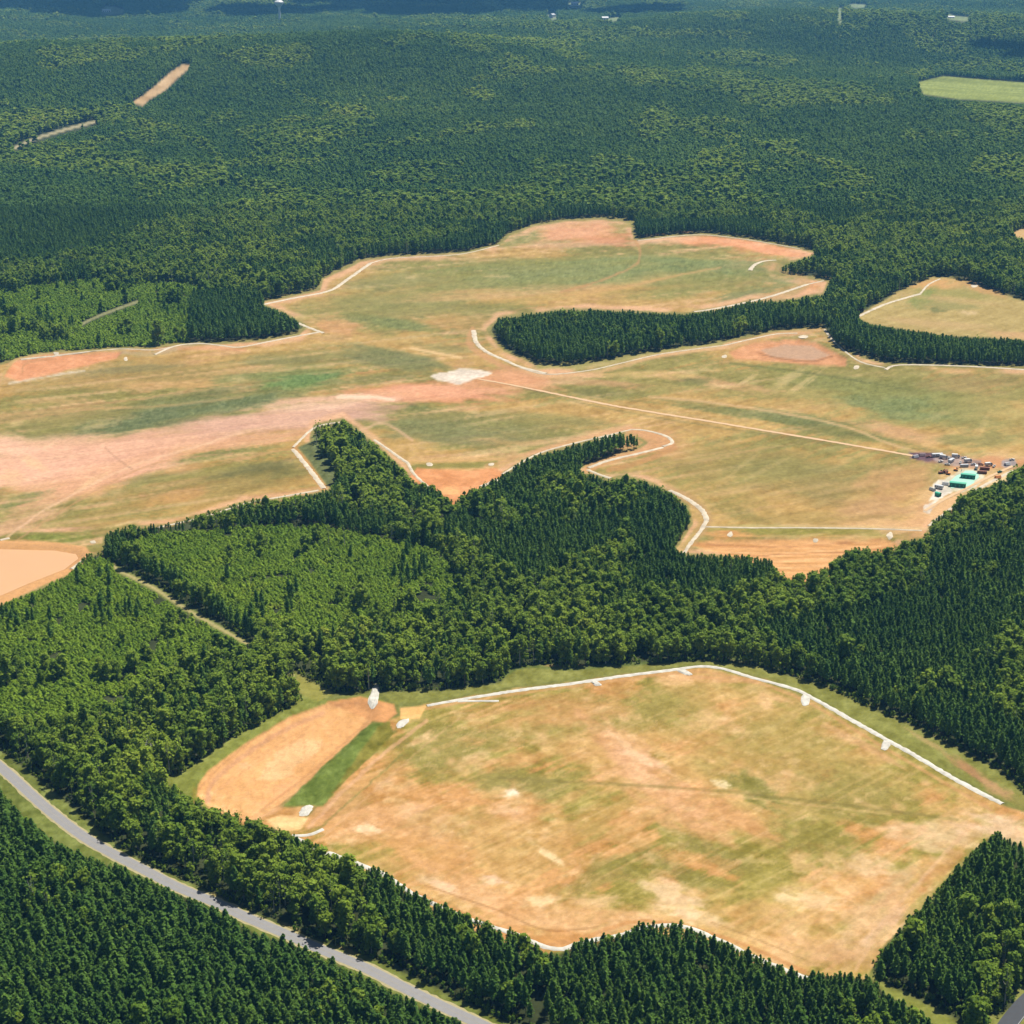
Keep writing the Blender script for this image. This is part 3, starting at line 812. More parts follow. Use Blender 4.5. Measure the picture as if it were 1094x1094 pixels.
for a in [(322, 407, 46, 7, A(108, 146, 78), .9, -6), (170, 446, 90, 10, A(112, 128, 78), .85, -10), (250, 431, 60, 7, A(118, 134, 80), .8, -10), (620, 290, 110, 12, A(138, 152, 88), .8, -4), (750, 283, 70, 9, A(128, 146, 82), .8, 2),
          (560, 292, 70, 8, A(142, 148, 84), .7, -4), (420, 345, 50, 7, A(128, 142, 80), .7, 6), (410, 382, 70, 12, A(130, 136, 80), .7, 8), (480, 372, 40, 8, A(158, 150, 88), .6, 0), (480, 460, 80, 12, A(132, 136, 80), .7, 3),
          (840, 446, 60, 7, A(130, 138, 78), .8, 9), (900, 410, 60, 9, A(142, 146, 78), .7, 8), (960, 436, 50, 12, A(124, 144, 84), .7, 6), (1040, 470, 50, 8, A(150, 148, 84), .6, 0), (800, 312, 46, 5, A(126, 138, 78), .7, -14),
          (838, 300, 24, 4, A(128, 142, 80), .7, 0), (280, 500, 46, 7, A(128, 124, 70), .7, -10), (1000, 325, 40, 6, A(150, 148, 84), .6, 3), (130, 395, 60, 5, A(150, 138, 84), .6, -4), (300, 385, 60, 5, A(140, 138, 80), .6, -3),
          (740, 500, 40, 10, A(168, 148, 84), .6, 10), (430, 300, 60, 8, A(146, 148, 86), .6, -4), (280, 395, 50, 4, A(212, 172, 112), .6, -4), (60, 428, 60, 4, A(214, 174, 116), .6, 0), (1010, 320, 60, 3, A(214, 178, 124), .4, 6)]:
    blob(*a[:5], a[5], a[6], seed=int(a[0] + 3 * a[1]), rag=1.1)
rim = np.zeros(len(gx))
m_ = mB > .05
dB = np.full(len(gx), 99.0)
for sg in (CLEAR_B[1:58], CLEAR_B[60:]):
    dB = np.minimum(dB, seg_dist(gpx, gpy, sg, R=14))
wv_ = (fbm(gpx / 16, gpy / 8, 251, 3) - .5) * 5
mixin(m_ * (1 - sstep(5, 10, dB + wv_)) * sstep(.3, .5, fbm(gx / 60, gy / 60, 255, 3)) * .8, A(230, 182, 134))
mixin(m_ * (1 - sstep(1.2, 3.4, dB + wv_ * .5)) * .8, A(146, 142, 74))
colr += (mB * N3 * 26 + mB * sF * 30)[:, None] * A(1, .95, .8)
colr += (mA * (fbm(gx / 5, gy / 6, 239, 4, .7) - .5) * 40)[:, None]
for i, a in enumerate([(735, 398, 16, 2, 0), (760, 396, 12, 2, 0), (845, 402, 22, 5, -30), (860, 408, 24, 4, -35), (800, 405, 14, 3, -30), (820, 500, 30, 3, -25), (790, 500, 24, 3, -40), (900, 495, 30, 3, -25), (1050, 455, 18, 5, -60),
                       (30, 405, 14, 3, 0), (20, 452, 12, 3, 0), (255, 405, 12, 3, 0), (300, 365, 14, 2, 0), (505, 440, 10, 3, 0), (640, 463, 20, 2, -5), (620, 430, 16, 3, 0), (770, 412, 20, 2, 5), (530, 295, 14, 2, 0),
                       (500, 272, 20, 2, 0), (440, 296, 8, 2, 0), (96, 516, 20, 4, -30), (35, 495, 20, 5, 30), (10, 510, 20, 8, 0), (105, 455, 24, 3, -10), (130, 560, 20, 2, -14), (850, 440, 20, 2, 8), (1000, 445, 16, 4, -20)]):
    blob(a[0], a[1], a[2], a[3], A(240, 204, 146), .45 if a[0] < 780 or a[1] < 430 else .2, a[4], seed=300 + i)
for L, wd, c, k in [
    ([(0, 452), (90, 438), (170, 434), (260, 424)], 2.5, A(206, 166, 108), .6), ([(440, 372), (470, 378), (492, 382)], 2.6, A(236, 200, 140), .9), ([(360, 425), (395, 424), (420, 427)], 3, A(252, 218, 180), .9),
    ([(679, 257), (684, 272), (676, 285), (640, 300), (600, 312)], 2.6, A(204, 156, 98), .75), ([(600, 316), (660, 308), (740, 291), (770, 286)], 2.4, A(212, 170, 106), .7),
    ([(694, 424), (760, 430), (850, 444), (910, 458), (950, 474), (1000, 488)], 2.6, A(222, 184, 128), .8), ([(560, 415), (642, 435), (750, 454), (860, 470), (972, 490)], 1.6, A(132, 124, 68), .5),
    ([(610, 420), (700, 438), (800, 452)], 1.2, A(196, 170, 110), .6), ([(780, 388), (830, 394), (900, 404), (980, 418)], 2.0, A(118, 122, 62), .6),
    ([(0, 580), (40, 550), (90, 522), (140, 498), (200, 480), (260, 462)], 2.5, A(238, 196, 150), .7), ([(0, 590), (50, 556), (110, 520), (170, 494), (250, 484)], 1.6, A(206, 160, 110), .7), ([(112, 478), (124, 489), (142, 502)], 1.4, A(170, 132, 96), .5),
    ([(388, 462), (400, 470), (436, 496)], 5, A(214, 176, 120), .8), ([(440, 470), (410, 452), (385, 460)], 3, A(226, 184, 140), .7), ([(505, 352), (503, 370), (540, 392), (580, 404)], 6, A(214, 164, 110), .7), ([(575, 392), (640, 390), (700, 377), (770, 368)], 5, A(176, 168, 96), .6),
    ([(555, 392), (584, 402), (640, 397), (708, 379), (770, 371)], 4, A(222, 180, 124), .7),
    ([(628, 500), (650, 492), (700, 478), (716, 473), (700, 466), (672, 461)], 9, A(220, 168, 112), .75), ([(650, 502), (690, 492), (720, 478)], 6, A(206, 154, 96), .7),
    ([(716, 524), (740, 536), (756, 552), (750, 566), (734, 586)], 10, A(196, 160, 104), .7), ([(722, 590), (742, 572)], 6, A(206, 176, 104), .6), ([(754, 563), (860, 562), (995, 565)], 2.4, A(226, 196, 140), .7), ([(754, 571), (860, 574), (965, 573)], 2, A(220, 180, 112), .5),
    ([(128, 376), (165, 378), (212, 366)], 4, A(196, 172, 130), .6), ([(190, 372), (230, 372), (262, 374)], 3, A(222, 160, 110), .6), ([(3, 410), (6, 396), (20, 383), (60, 378), (130, 374)], 2.4, A(198, 168, 104), .8),
    ([(10, 410), (44, 403), (90, 396)], 2.2, A(226, 214, 190), .7), ([(18, 417), (60, 405), (110, 392)], 2, A(206, 178, 120), .5),
    ([(100, 570), (183, 560), (263, 540), (307, 535)], 4, A(190, 156, 96), .6), ([(316, 478), (345, 520)], 8, A(214, 160, 92), .7),
    ([(820, 282), (862, 302), (815, 322), (760, 333)], 9, A(200, 164, 106), .6), ([(878, 350), (890, 366), (918, 386)], 6, A(188, 160, 98), .7), ([(780, 372), (804, 362), (830, 356), (876, 352)], 4, A(214, 172, 112), .7),
    ([(440, 500), (460, 498), (500, 497), (530, 495)], 6, A(140, 138, 62), .7), ([(436, 492), (470, 492), (530, 490), (590, 478), (642, 465)], 2.5, A(220, 178, 118), .75), ([(520, 498), (560, 486), (620, 468), (668, 458)], 4, A(214, 166, 112), .6),
    ([(700, 446), (760, 470), (775, 478)], 1.2, A(180, 150, 96), .5),
    ]:
    stroke(L, wd, c, k, 1.0, 1.2, int(L[0][0]) + 3, .15)
# small bare basin below the tongue of wood
mixin(soft_poly([(436, 512), (446, 500), (500, 503), (530, 500), (540, 508), (500, 528), (484, 541), (470, 528)], 1.5, 1.5) * .95, A(230, 150, 94)[None] + ((N2 - .5) * 50)[:, None])
blob(480, 525, 14, 5, A(244, 186, 120), .9)
mixin(soft_poly(FAR_BASIN, 1.8, 1.5) * .9, A(226, 158, 108)[None] + ((N2 - .5) * 46)[:, None])
mixin(soft_poly([(812, 374), (838, 368), (866, 369), (888, 380), (868, 385), (826, 382)], 1.2, 1), A(206, 168, 128))
stroke([(812, 378), (840, 384), (868, 386), (890, 380)], 1.4, A(160, 118, 72), .7)
mixin(soft_poly(LEFT_BASIN, 1.8, 1.5) * .9, A(232, 152, 104)[None] + ((N2 - .5) * 46)[:, None])
stroke([(24, 398), (28, 388), (60, 383)], 2, A(196, 150, 96), .6)
mixin(soft_poly(SOUTH_BASIN, 2, 2), A(232, 176, 112)[None] + ((streaks((740, 590), (950, 585), 80, 4, 181) - .5) * 80)[:, None])
for y_ in (583, 590, 598, 606):
    stroke([(745, y_ - 2), (800, y_ + 1), (860, y_), (940, y_ - 6)], 1.3, A(176, 118, 68) if y_ % 2 else A(246, 206, 146), .6, .8, 1.2, y_, .35)
stroke([(780, 596), (840, 592), (900, 590), (950, 585)], 1.4, A(170, 112, 62), .6, .8, 1, 7, .3)
mixin(soft_poly([(-120, 576), (0, 577), (60, 579), (92, 584), (98, 594), (78, 612), (40, 628), (0, 647), (-120, 690)], 1.5, 1), A(226, 174, 112))
mixin(soft_poly([(336, 470), (333, 466), (345, 462), (352, 490), (366, 512), (350, 520), (330, 492), (318, 478)], 1.5), A(116, 128, 74))
# construction yard
for a in [(1040, 510, 60, 24, A(228, 188, 130), .85, -20), (1010, 540, 30, 10, A(232, 190, 132), .8, -30), (1060, 495, 50, 8, A(214, 150, 98), .7, 0), (1000, 488, 30, 7, A(176, 130, 104), .8, 5), (1068, 512, 20, 6, A(244, 214, 160), .8, -20)]:
    blob(*a[:5], a[5], a[6], seed=int(a[0] + a[1]))
mixin(soft_poly([(460, 402), (470, 398), (478, 398), (490, 393), (504, 394), (512, 395), (526, 398), (522, 402), (510, 404), (500, 408), (488, 411), (478, 408), (468, 407)], .9, 1.5, 8) * .92, A(236, 222, 196)[None] + (N2 - .5)[:, None] * 70)
mixin(soft_poly([(997, 516), (1003, 512), (1015, 513), (1017, 526), (1004, 534), (993, 535), (998, 527)], .8, 2, 6) * .9, A(232, 226, 204)[None] + (N2 - .5)[:, None] * 90)
mixin(soft_poly([(986, 541), (1000, 534), (1006, 536), (996, 543), (993, 549), (987, 547)], .8, 1.5, 6) * .9, A(236, 222, 196)[None] + (N2 - .5)[:, None] * 90)
mixin(soft_poly([(971, 483), (996, 484), (1008, 491), (990, 493), (973, 490)], .8, 1.5, 6) * .9, A(134, 106, 104)[None] + (N2 - .5)[:, None] * 90)
mixin(soft_poly([(996, 485), (1024, 488), (1050, 492), (1046, 500), (1020, 498), (1000, 494)], .9, 2, 6) * .85, A(184, 160, 140)[None] + (N2 - .5)[:, None] * 110)
mixin(soft_poly([(1070, 492), (1084, 490), (1087, 497), (1078, 502), (1070, 498)], .8, 1.5, 6) * .85, A(178, 168, 160)[None] + (N2 - .5)[:, None] * 80)
mixin(soft_poly([(1010, 512), (1030, 500), (1048, 502), (1052, 511), (1042, 521), (1028, 526), (1012, 524)], 1, 2, 6) * .8, A(214, 216, 186)[None] + (N2 - .5)[:, None] * 70)
# road verges and a rut of bare soil in the grass
mixin(soft_poly(ROAD_OPEN, 3, 1.5) * .9, A(126, 136, 60)[None] + ((N2 - .5) * 70)[:, None])
blob(38, 892, 8, 5, A(200, 150, 80), .9)
for a in [(180, 940, 10, 4), (230, 958, 12, 3), (310, 990, 14, 3), (370, 1014, 14, 3)]:
    blob(*a, A(188, 160, 100), .7, 25)
mixin(soft_poly([(928, 1040), (950, 1056), (985, 1072), (1012, 1086), (1036, 1105), (1000, 1105), (975, 1078), (945, 1062)], 2, 1) * .9, A(142, 146, 62))
mixin(soft_poly(ROAD2_OPEN, 2, 1) * .8, A(146, 148, 72))

pv_ = A(196, 162, 94)
k_ = np.clip(mA + mB, 0, 1)[:, None]
colr += k_ * ((colr - pv_) * .22 + A(-3, -3, -4))
colr += mA[:, None] * A(2, 2, 3) + mB[:, None] * A(2, 1, 3)
# weathered soil is duller than fresh clay
red_ = np.clip((colr[:, 0] - colr[:, 1] - 56) / 60, 0, 1)
colr[:, 1] += red_ * 30
colr[:, 2] += red_ * 22
# sun-dried grass: pull the greens of the fields towards straw
dry_ = np.clip(mA + mB, 0, 1)
colr[:, 0] -= mA * .28 * np.clip(colr[:, 0] - colr[:, 1] - 42, 0, 60)
colr[:, 0] += (mA * .85 + mB * .42) * np.maximum(0, colr[:, 1] * 1.1 - colr[:, 0])
rough_ = fbm(gx / 3.2, gy / 4.0, 222, 3, .7) - .5
gr = sstep(-12, 6, colr[:, 1] - colr[:, 0]) * (colr[:, 1] > 90)
colr += (rough_ * (14 + 44 * gr))[:, None]
fin = s2l(np.clip(colr, 20, 255)) * ALB
idx = np.arange(NRr * NCc).reshape(NRr, NCc)
q = np.stack([idx[:-1, :-1], idx[:-1, 1:], idx[1:, 1:], idx[1:, :-1]], -1).reshape(-1, 4)
cxp, cyp = gpx[q].mean(1), gpy[q].mean(1)
own = np.zeros(len(q), int)
for k, P in enumerate((CLEAR_A, CLEAR_B, CLEAR_C, MEADOW)):
    own[in_poly(cxp, cyp, P)] = k + 1
NAMES = ['ground', 'near_cleared_field', 'middle_cleared_field', 'right_cleared_field', 'green_meadow']
for k in range(5):
    f = q[own == k]
    u, inv = np.unique(f.ravel(), return_inverse=True)
    me = bpy.data.meshes.new(NAMES[k])
    me.vertices.add(len(u))
    me.vertices.foreach_set('co', np.stack([gx[u], gy[u], gz[u]], 1).astype(np.float32).ravel())
    me.loops.add(len(inv))
    me.loops.foreach_set('vertex_index', inv.astype(np.int32))
    me.polygons.add(len(f))
    me.polygons.foreach_set('loop_start', np.arange(0, len(inv), 4, dtype=np.int32))
    me.polygons.foreach_set('loop_total', np.full(len(f), 4, np.int32))
    me.update(calc_edges=True)
    me.polygons.foreach_set('use_smooth', [True] * len(f))
    a = me.attributes.new('soil', 'FLOAT_COLOR', 'POINT')
    a.data.foreach_set('color', np.concatenate([fin[u], np.ones((len(u), 1))], 1).astype(np.float32).ravel())
    me.materials.append(M['ground'])
    link(NAMES[k], me, kind='structure')

# ------------------------------------------------------------------ roads, channels, ponds: draped ribbons and sheets
def drape(name, L, wid_m, mat, lift=.12, crown=.0, rag=.0, step=4.0, off=0.0, closed_w=None, parent=None, **kw):
    P = np.array([at(*p)[:2] for p in smooth_line(L, 4)])
    seg = np.r_[0, np.cumsum(np.hypot(*np.diff(P, axis=0).T))]
    n = max(3, int(seg[-1] / step))
    s = np.linspace(0, seg[-1], n)
    X, Y = np.interp(s, seg, P[:, 0]), np.interp(s, seg, P[:, 1])
    tx, ty = np.gradient(X), np.gradient(Y)
    ll = np.hypot(tx, ty)
    nx, ny = -ty / ll, tx / ll
    wl = np.interp(s / s[-1], np.linspace(0, 1, len(np.atleast_1d(wid_m))), np.atleast_1d(wid_m)) / 2
    offs = (-1, -.5, 0, .5, 1)
    V = []
    for j, o in enumerate(offs):
        r = wl * (1 + (rag * (RS.rand(n) - .5) * 2 if abs(o) == 1 else 0))
        x, y = X + nx * (o * r + off), Y + ny * (o * r + off)
        z = H(x, y) + lift + crown * (1 - o * o) - (lift * .85 if abs(o) == 1 and crown else 0)
        V.append(np.stack([x, y, z], 1))
    V = np.stack(V, 1).reshape(-1, 3)
    F = [(i * 5 + j, i * 5 + j + 1, (i + 1) * 5 + j + 1, (i + 1) * 5 + j) for i in range(n - 1) for j in range(4)]
    return link(name, mesh_from(name, V, [f[::-1] for f in F], [mat], None, True), parent, **kw)

drape('road_shoulder', ROAD, 9.6, M['shoulder'], .06, kind='structure', rag=.12, step=3)
drape('asphalt_road', ROAD, 7.0, M['asphalt'], .12, kind='structure', step=5)
for o, m in ((-3.2, 'paint_white'), (3.2, 'paint_white'), (0, 'paint_yellow')):
    drape('road_marking', ROAD, .14, M[m], .14, off=o, kind='structure', step=5)
drape('lower_road', ROAD2, 9.0, M['asphalt_shaded'], .12, kind='structure')
drape('road_marking', ROAD2, .3, M['paint_white'], .15, off=4.0, kind='structure')

drape('haul_road', [(511, 405), (555, 413), (642, 431), (694, 440), (750, 449), (804, 458), (900, 474), (975, 487)], [4, 5, 5.2, 5, 5], M['dirt'], .25, rag=.25, kind='structure')
CH = [([(456, 754), (489, 748), (551, 738), (606, 731), (661, 723), (716, 716), (750, 712), (774, 715), (804, 724), (848, 736), (870, 747), (899, 763), (943, 788), (979, 808), (1023, 834), (1071, 859)], [3.5, 4.5, 4.5, 4, 4.2, 4.6, 4.6, 4.4]),
      ([(402, 750), (489, 749), (533, 749)][1:], [3.2, 2.6]), ([(318, 896), (330, 902), (350, 914)], [3, 3]), ([(312, 893), (330, 892), (345, 886)], [2.5, 2.5]),
      ([(350, 911), (405, 932), (441, 955), (496, 980), (555, 1000), (577, 1010), (600, 1014), (625, 1006), (664, 999), (694, 990), (730, 990), (767, 1004), (800, 1020), (833, 1034), (870, 1048)], [3.5, 3.5]),
      ([(278, 326), (311, 319), (351, 311), (369, 300), (396, 281)], [6, 6]), ([(252, 322), (275, 326), (300, 336)], [4, 4]), ([(318, 345), (330, 350), (346, 356)], [5, 5]),
      ([(340, 355), (318, 359), (287, 365), (256, 371), (235, 369), (212, 367), (186, 370), (165, 379)], [4.4, 3.5, 4]), ([(506, 353), (509, 366), (520, 376), (540, 385), (556, 392), (584, 399)], [6, 5]),
      ([(556, 393), (584, 400), (628, 396), (664, 388), (708, 378), (774, 369)], [2.8, 2.2, 2.4]), ([(741, 333), (763, 330), (815, 319), (862, 304)], [5, 6]), ([(801, 289), (806, 283), (816, 279), (829, 278)], [7, 4]),
      ([(862, 304), (880, 300), (860, 296)][:2], [3, 3]), ([(917, 338), (943, 326), (965, 319), (983, 314)], [5, 5]), ([(946, 395), (961, 390), (1023, 391), (1094, 395), (1180, 402)], [4, 4]), ([(716, 524), (734, 533), (750, 545), (755, 556)], [5, 5]),
      ([(628, 500), (650, 492), (680, 485), (708, 478)], [5, 4]), ([(628, 502), (640, 507), (653, 511)], [4, 4]), ([(400, 470), (423, 486), (436, 495)], [3, 4]), ([(514, 520), (533, 512)], [6, 5]),
      ([(313, 480), (328, 498), (346, 522)], [4.5, 5]), ([(340, 524), (300, 531), (263, 538), (219, 552), (168, 564)], [2.6, 2.6]), ([(89, 598), (76, 608)], [3, 4]), ([(0, 577), (10, 575)], [4, 4]), ([(640, 470), (655, 465)], [4, 4]),
      ([(396, 281), (419, 276), (460, 274), (496, 271), (533, 262)], [3, 2.5]), ([(774, 369), (804, 362), (829, 357), (852, 356)], [3, 3]), ([(708, 477), (718, 473), (712, 466), (690, 460), (674, 459)], [4, 4, 3]),
      ([(674, 459), (650, 465), (600, 477), (570, 487), (536, 507)], [2.5, 2.5]), ([(755, 556), (748, 568), (738, 580), (731, 591)], [4, 3]), ([(436, 495), (442, 506), (455, 518), (470, 529)], [3, 3]), ([(983, 314), (992, 304), (1004, 298)], [3, 3]),
      ([(22, 384), (60, 380), (124, 373), (165, 374), (190, 369)], [3, 2.5]), ([(1082, 503), (1060, 514), (1036, 528), (1010, 548), (992, 562)], [4, 3]), ([(366, 451), (350, 453), (334, 458), (313, 478)], [3, 3]), ([(881, 352), (892, 366), (918, 386), (946, 393)], [3, 3]),
      ([(681, 257), (701, 255), (716, 253), (753, 251), (804, 257), (855, 266)], [3, 2.5]), ([(754, 563), (800, 564), (860, 564), (930, 565), (985, 567)], [2.5, 2.5])]
for i, (L, wd) in enumerate(CH):
    drape('stone_channel', L, np.array(wd) * (.95 if i < 2 else 1.05), M['riprap'] if i < 5 else M['cream'], .25, crown=.35, rag=.22, kind='structure', step=2.5)

def sheet(name, P, mat, lift, smooth=True, z=None, parent=None, **kw):
    W = smooth_line([at(*p)[:2] for p in P], 3, True) if smooth else np.array([at(*p)[:2] for p in P])
    zz = H(W[:, 0], W[:, 1]) if z is None else np.full(len(W), z)
    c = W.mean(0)
    V = [tuple(c) + ((float(H(np.array([c[0]]), np.array([c[1]]))[0]) if z is None else z) + lift,)]
    rings = (.5, 1.0)
    n = len(W)
    for r in rings:
        for i in range(n):
            x, y = c + (W[i] - c) * r
            h = float(H(np.array([x]), np.array([y]))[0]) if z is None else z
            V.append((x, y, h + lift - (.1 if r == 1 and z is None else 0)))
    F = [(0, 1 + i, 1 + (i + 1) % n) for i in range(n)] + [(1 + i, 1 + n + i, 1 + n + (i + 1) % n, 1 + (i + 1) % n) for i in range(n)]
    return link(name, mesh_from(name, V, F, [mat], None, True), parent, **kw)

zp = float(np.median([at(x, y)[2] for x, y in ((20, 600), (50, 600), (0, 610), (30, 605))]))
sheet('muddy_pond', LEFT_POND, M['silt'], .6, z=zp, kind='structure')
AP = [([(400, 731), (406, 732), (405, 742), (403, 755), (393, 756), (395, 742)], 'white rock chute at the head of the orange basin'),
      ([(424, 772), (432, 768), (438, 769), (431, 777), (424, 778)], 'small white rock apron below the tan patch beside the grass bank'),
      ([(320, 866), (327, 860), (335, 862), (330, 871), (320, 872)], 'white rock apron at the lower tip of the green bank'),
      ([(631, 728), (638, 728), (643, 732), (636, 733)], 'small rock check on the near channel, left of the curve'),
      ([(722, 716), (730, 715), (740, 720), (735, 722)], 'small rock check at the top of the near channel curve'),
      ([(857, 742), (865, 744), (864, 754), (856, 753)], 'square white rock check under the near channel, upper right'),
      ([(944, 791), (952, 793), (948, 802), (941, 800)], 'square white rock check under the near channel, lower right'),
      ([(850, 360), (858, 357), (866, 359), (862, 362), (853, 363)], 'white rock patch at the top of the far orange basin'),
      ([(454, 494), (462, 494), (464, 498), (456, 499)], 'white rock patch at the small orange basin below the middle field'),
      ([(521, 495), (529, 494), (528, 498), (521, 498)], 'white rock patch right of the small orange basin'),
      ([(912, 390), (919, 390), (918, 395), (911, 395)], 'pale rock outlet at the right tip of the far basin'),
      ([(56, 376), (63, 376), (64, 380), (57, 380)], 'pale rock outlet above the left orange basin'),
      ([(132, 381), (136, 381), (137, 386), (132, 386)], 'pale rock outlet at the right end of the left orange basin'),
      ([(1036, 304), (1046, 303), (1045, 307), (1038, 308)], 'pale rock patch in the right-hand cleared field'),
      ([(770, 380), (776, 378), (778, 382), (771, 383)], 'pale rock outlet at the left tip of the far basin'),
      ([(95, 578), (102, 577), (104, 581), (96, 581)], 'white rock outlet at the corner of the muddy pond'),
      ([(868, 575), (875, 575), (874, 580), (868, 580)], 'pale rock outlet above the long striped orange basin'),
      ([(775, 572), (782, 566), (784, 572), (780, 576)], 'pale rock outlet at the left end of the green strip'),
      ([(945, 572), (952, 566), (956, 574), (950, 580)], 'pale rock outlet at the right end of the green strip')]
for P, lb in AP:
    W = np.array([at(*p)[:2] for p in P])
    c = W.mean(0)
    rr = random.Random(int(P[0][0]))
    W = c + (smooth_line(list(W), 5, True) - c) * (.92 if P[0][1] > 700 else .68)
    n = len(W)
    tall = 1.0 if P[0][1] > 700 else .35
    V = [(c[0], c[1], 0)]
    for q, dz in ((.35, .75), (.7, .6), (1.0, .02)):
        for i in range(n):
            x, y = c + (W[i] - c) * q * (1 + rr.uniform(-.09, .09))
            V.append((x, y, dz * tall + rr.uniform(-.12, .12) * tall))
    V = np.array(V)
    V[0, 2] = .8 * tall
    V[:, 2] += H(V[:, 0].copy(), V[:, 1].copy()) + .15
    F = [(0, 1 + i, 1 + (i + 1) % n) for i in range(n)]
    for r_ in range(2):
        F += [(1 + r_ * n + i, 1 + (r_ + 1) * n + i, 1 + (r_ + 1) * n + (i + 1) % n, 1 + r_ * n + (i + 1) % n) for i in range(n)]
    link('rock_apron', mesh_from('rock_apron', V, F, [M['riprap'] if P[0][1] > 700 else M['cream']]), label=lb, category='rock apron', group='white rock aprons and outlets')

# ------------------------------------------------------------------ trees
def pine_parts(seed, h=17.0, R=2.4, clumps=150, size=1.1, base=.3, young=False, core=True):
    r = random.Random(seed)
    tr = MB().tube((0, 0, 0), (r.uniform(-.2, .2), r.uniform(-.2, .2), h * .93), .2 if not young else .09, .04, 5)
    if not young:
        for k in range(3):
            z = h * (.3 + .1 * k)
            t = r.uniform(0, 6.28)
            tr.tube((0, 0, z), (math.cos(t) * R * .6, math.sin(t) * R * .6, z + .8), .06, .02, 3)
    cr = MB()
    lean = r.uniform(-.3, .3)
    prof = lambda t: R * max(0, 1 - t ** 1.7) ** .75 * min(1, .4 + 3.0 * t)
    if core:
        pr = []
        for k in range(5):
            t = k / 4.3
            pr.append((max(.08, prof(t) * .62), h * (base + (1 - base) * t)))
        cr.lathe(pr, 6)
        cr.v = [(x * r.uniform(.75, 1.25), y * r.uniform(.75, 1.25), z + r.uniform(-.3, .3)) for x, y, z in cr.v]
    for k in range(clumps):
        t = r.random() ** .85
        a = r.uniform(0, 6.283)
        rad = prof(t) * (r.uniform(.45, 1.1)) * (1 + .22 * math.sin(a * 3 + seed + t * 9))
        c = Vector((math.cos(a) * rad + lean * t, math.sin(a) * rad, h * (base + (1 - base) * t)))
        nrm = Vector((math.cos(a), math.sin(a), 1.9 if young else 1.15)) + Vector((r.gauss(0, .4), r.gauss(0, .4), r.gauss(0, .3)))
        nrm.normalize()
        u = nrm.cross(Vector((0, 0, 1))).normalized()
        v = nrm.cross(u)
        s = size * r.uniform(.55, 1.2) * (1 - .15 * t)
        n = len(cr.v)
        for du, dv in ((-.5, -.3), (.45, -.45), (.6, .35), (-.35, .6)):
            cr.v.append(tuple(c + u * du * s * r.uniform(.7, 1.3) + v * dv * s * r.uniform(.7, 1.3) + nrm * r.uniform(-.2, .2) * s))
        cr.f.append((n, n + 1, n + 2, n + 3))
    return tr, cr

def leaf_parts(seed, h=18.0, R=4.2, clumps=260, size=1.25, core=True):
    r = random.Random(seed)
    tr = MB().tube((0, 0, 0), (0, 0, h * .5), .32, .2, 6)
    lobes = []
    nl = r.randint(5, 8)
    for k in range(nl):
        a = k * 6.283 / nl + r.uniform(-.4, .4)
        q = R * r.uniform(.3, .62)
        z = h * r.uniform(.42, .8)
        lobes.append((Vector((math.cos(a) * q, math.sin(a) * q, z)), R * r.uniform(.36, .55)))
    lobes.append((Vector((r.uniform(-.6, .6), r.uniform(-.6, .6), h * .84)), R * .5))
    lobes.append((Vector((0, 0, h * .5)), R * .6))
    for k in range(3):
        a = r.uniform(0, 6.28)
        lobes.append((Vector((math.cos(a) * R * .4, math.sin(a) * R * .4, h * .24)), R * .42))
    for c, q in lobes[:-4]:
        tr.tube((0, 0, h * .38), tuple(c), .12, .04, 4)
    cr = MB()
    if core:
        for c, q in lobes:
            n0 = len(cr.v)
            cr.lathe([(q * .3, -q * .72), (q * .78, -q * .2), (q * .7, q * .35), (q * .22, q * .78)], 6)
            for i in range(n0, len(cr.v)):
                x, y, z = cr.v[i]
                cr.v[i] = (c.x + x * r.uniform(.75, 1.1), c.y + y * r.uniform(.75, 1.1), c.z + z * r.uniform(.8, 1.1))
    tot = sum(q * q for c, q in lobes)
    for c, q in lobes:
        for k in range(int(clumps * q * q / tot)):
            d = Vector((r.gauss(0, 1), r.gauss(0, 1), r.gauss(.35, 1))).normalized()
            p = c + d * q * r.uniform(.78, 1.18)
            nrm = (d + Vector((r.gauss(0, .35), r.gauss(0, .35), r.gauss(.45, .35)))).normalized()
            u = nrm.orthogonal().normalized()
            v = nrm.cross(u)
            s = size * r.uniform(.5, 1.2)
            n = len(cr.v)
            for du, dv in ((-.5, -.4), (.5, -.5), (.55, .45), (-.4, .55)):
                cr.v.append(tuple(p + u * du * s * r.uniform(.7, 1.3) + v * dv * s * r.uniform(.7, 1.3) + nrm * r.uniform(-.2, .2) * s))
            cr.f.append((n, n + 1, n + 2, n + 3))
    return tr, cr

def joined(name, tr, cr, m1, m2):
    n = len(tr.v)
    return mesh_from(name, tr.v + cr.v, tr.f + [tuple(i + n for i in f) for f in cr.f], [m1, m2], [0] * len(tr.f) + [1] * len(cr.f))

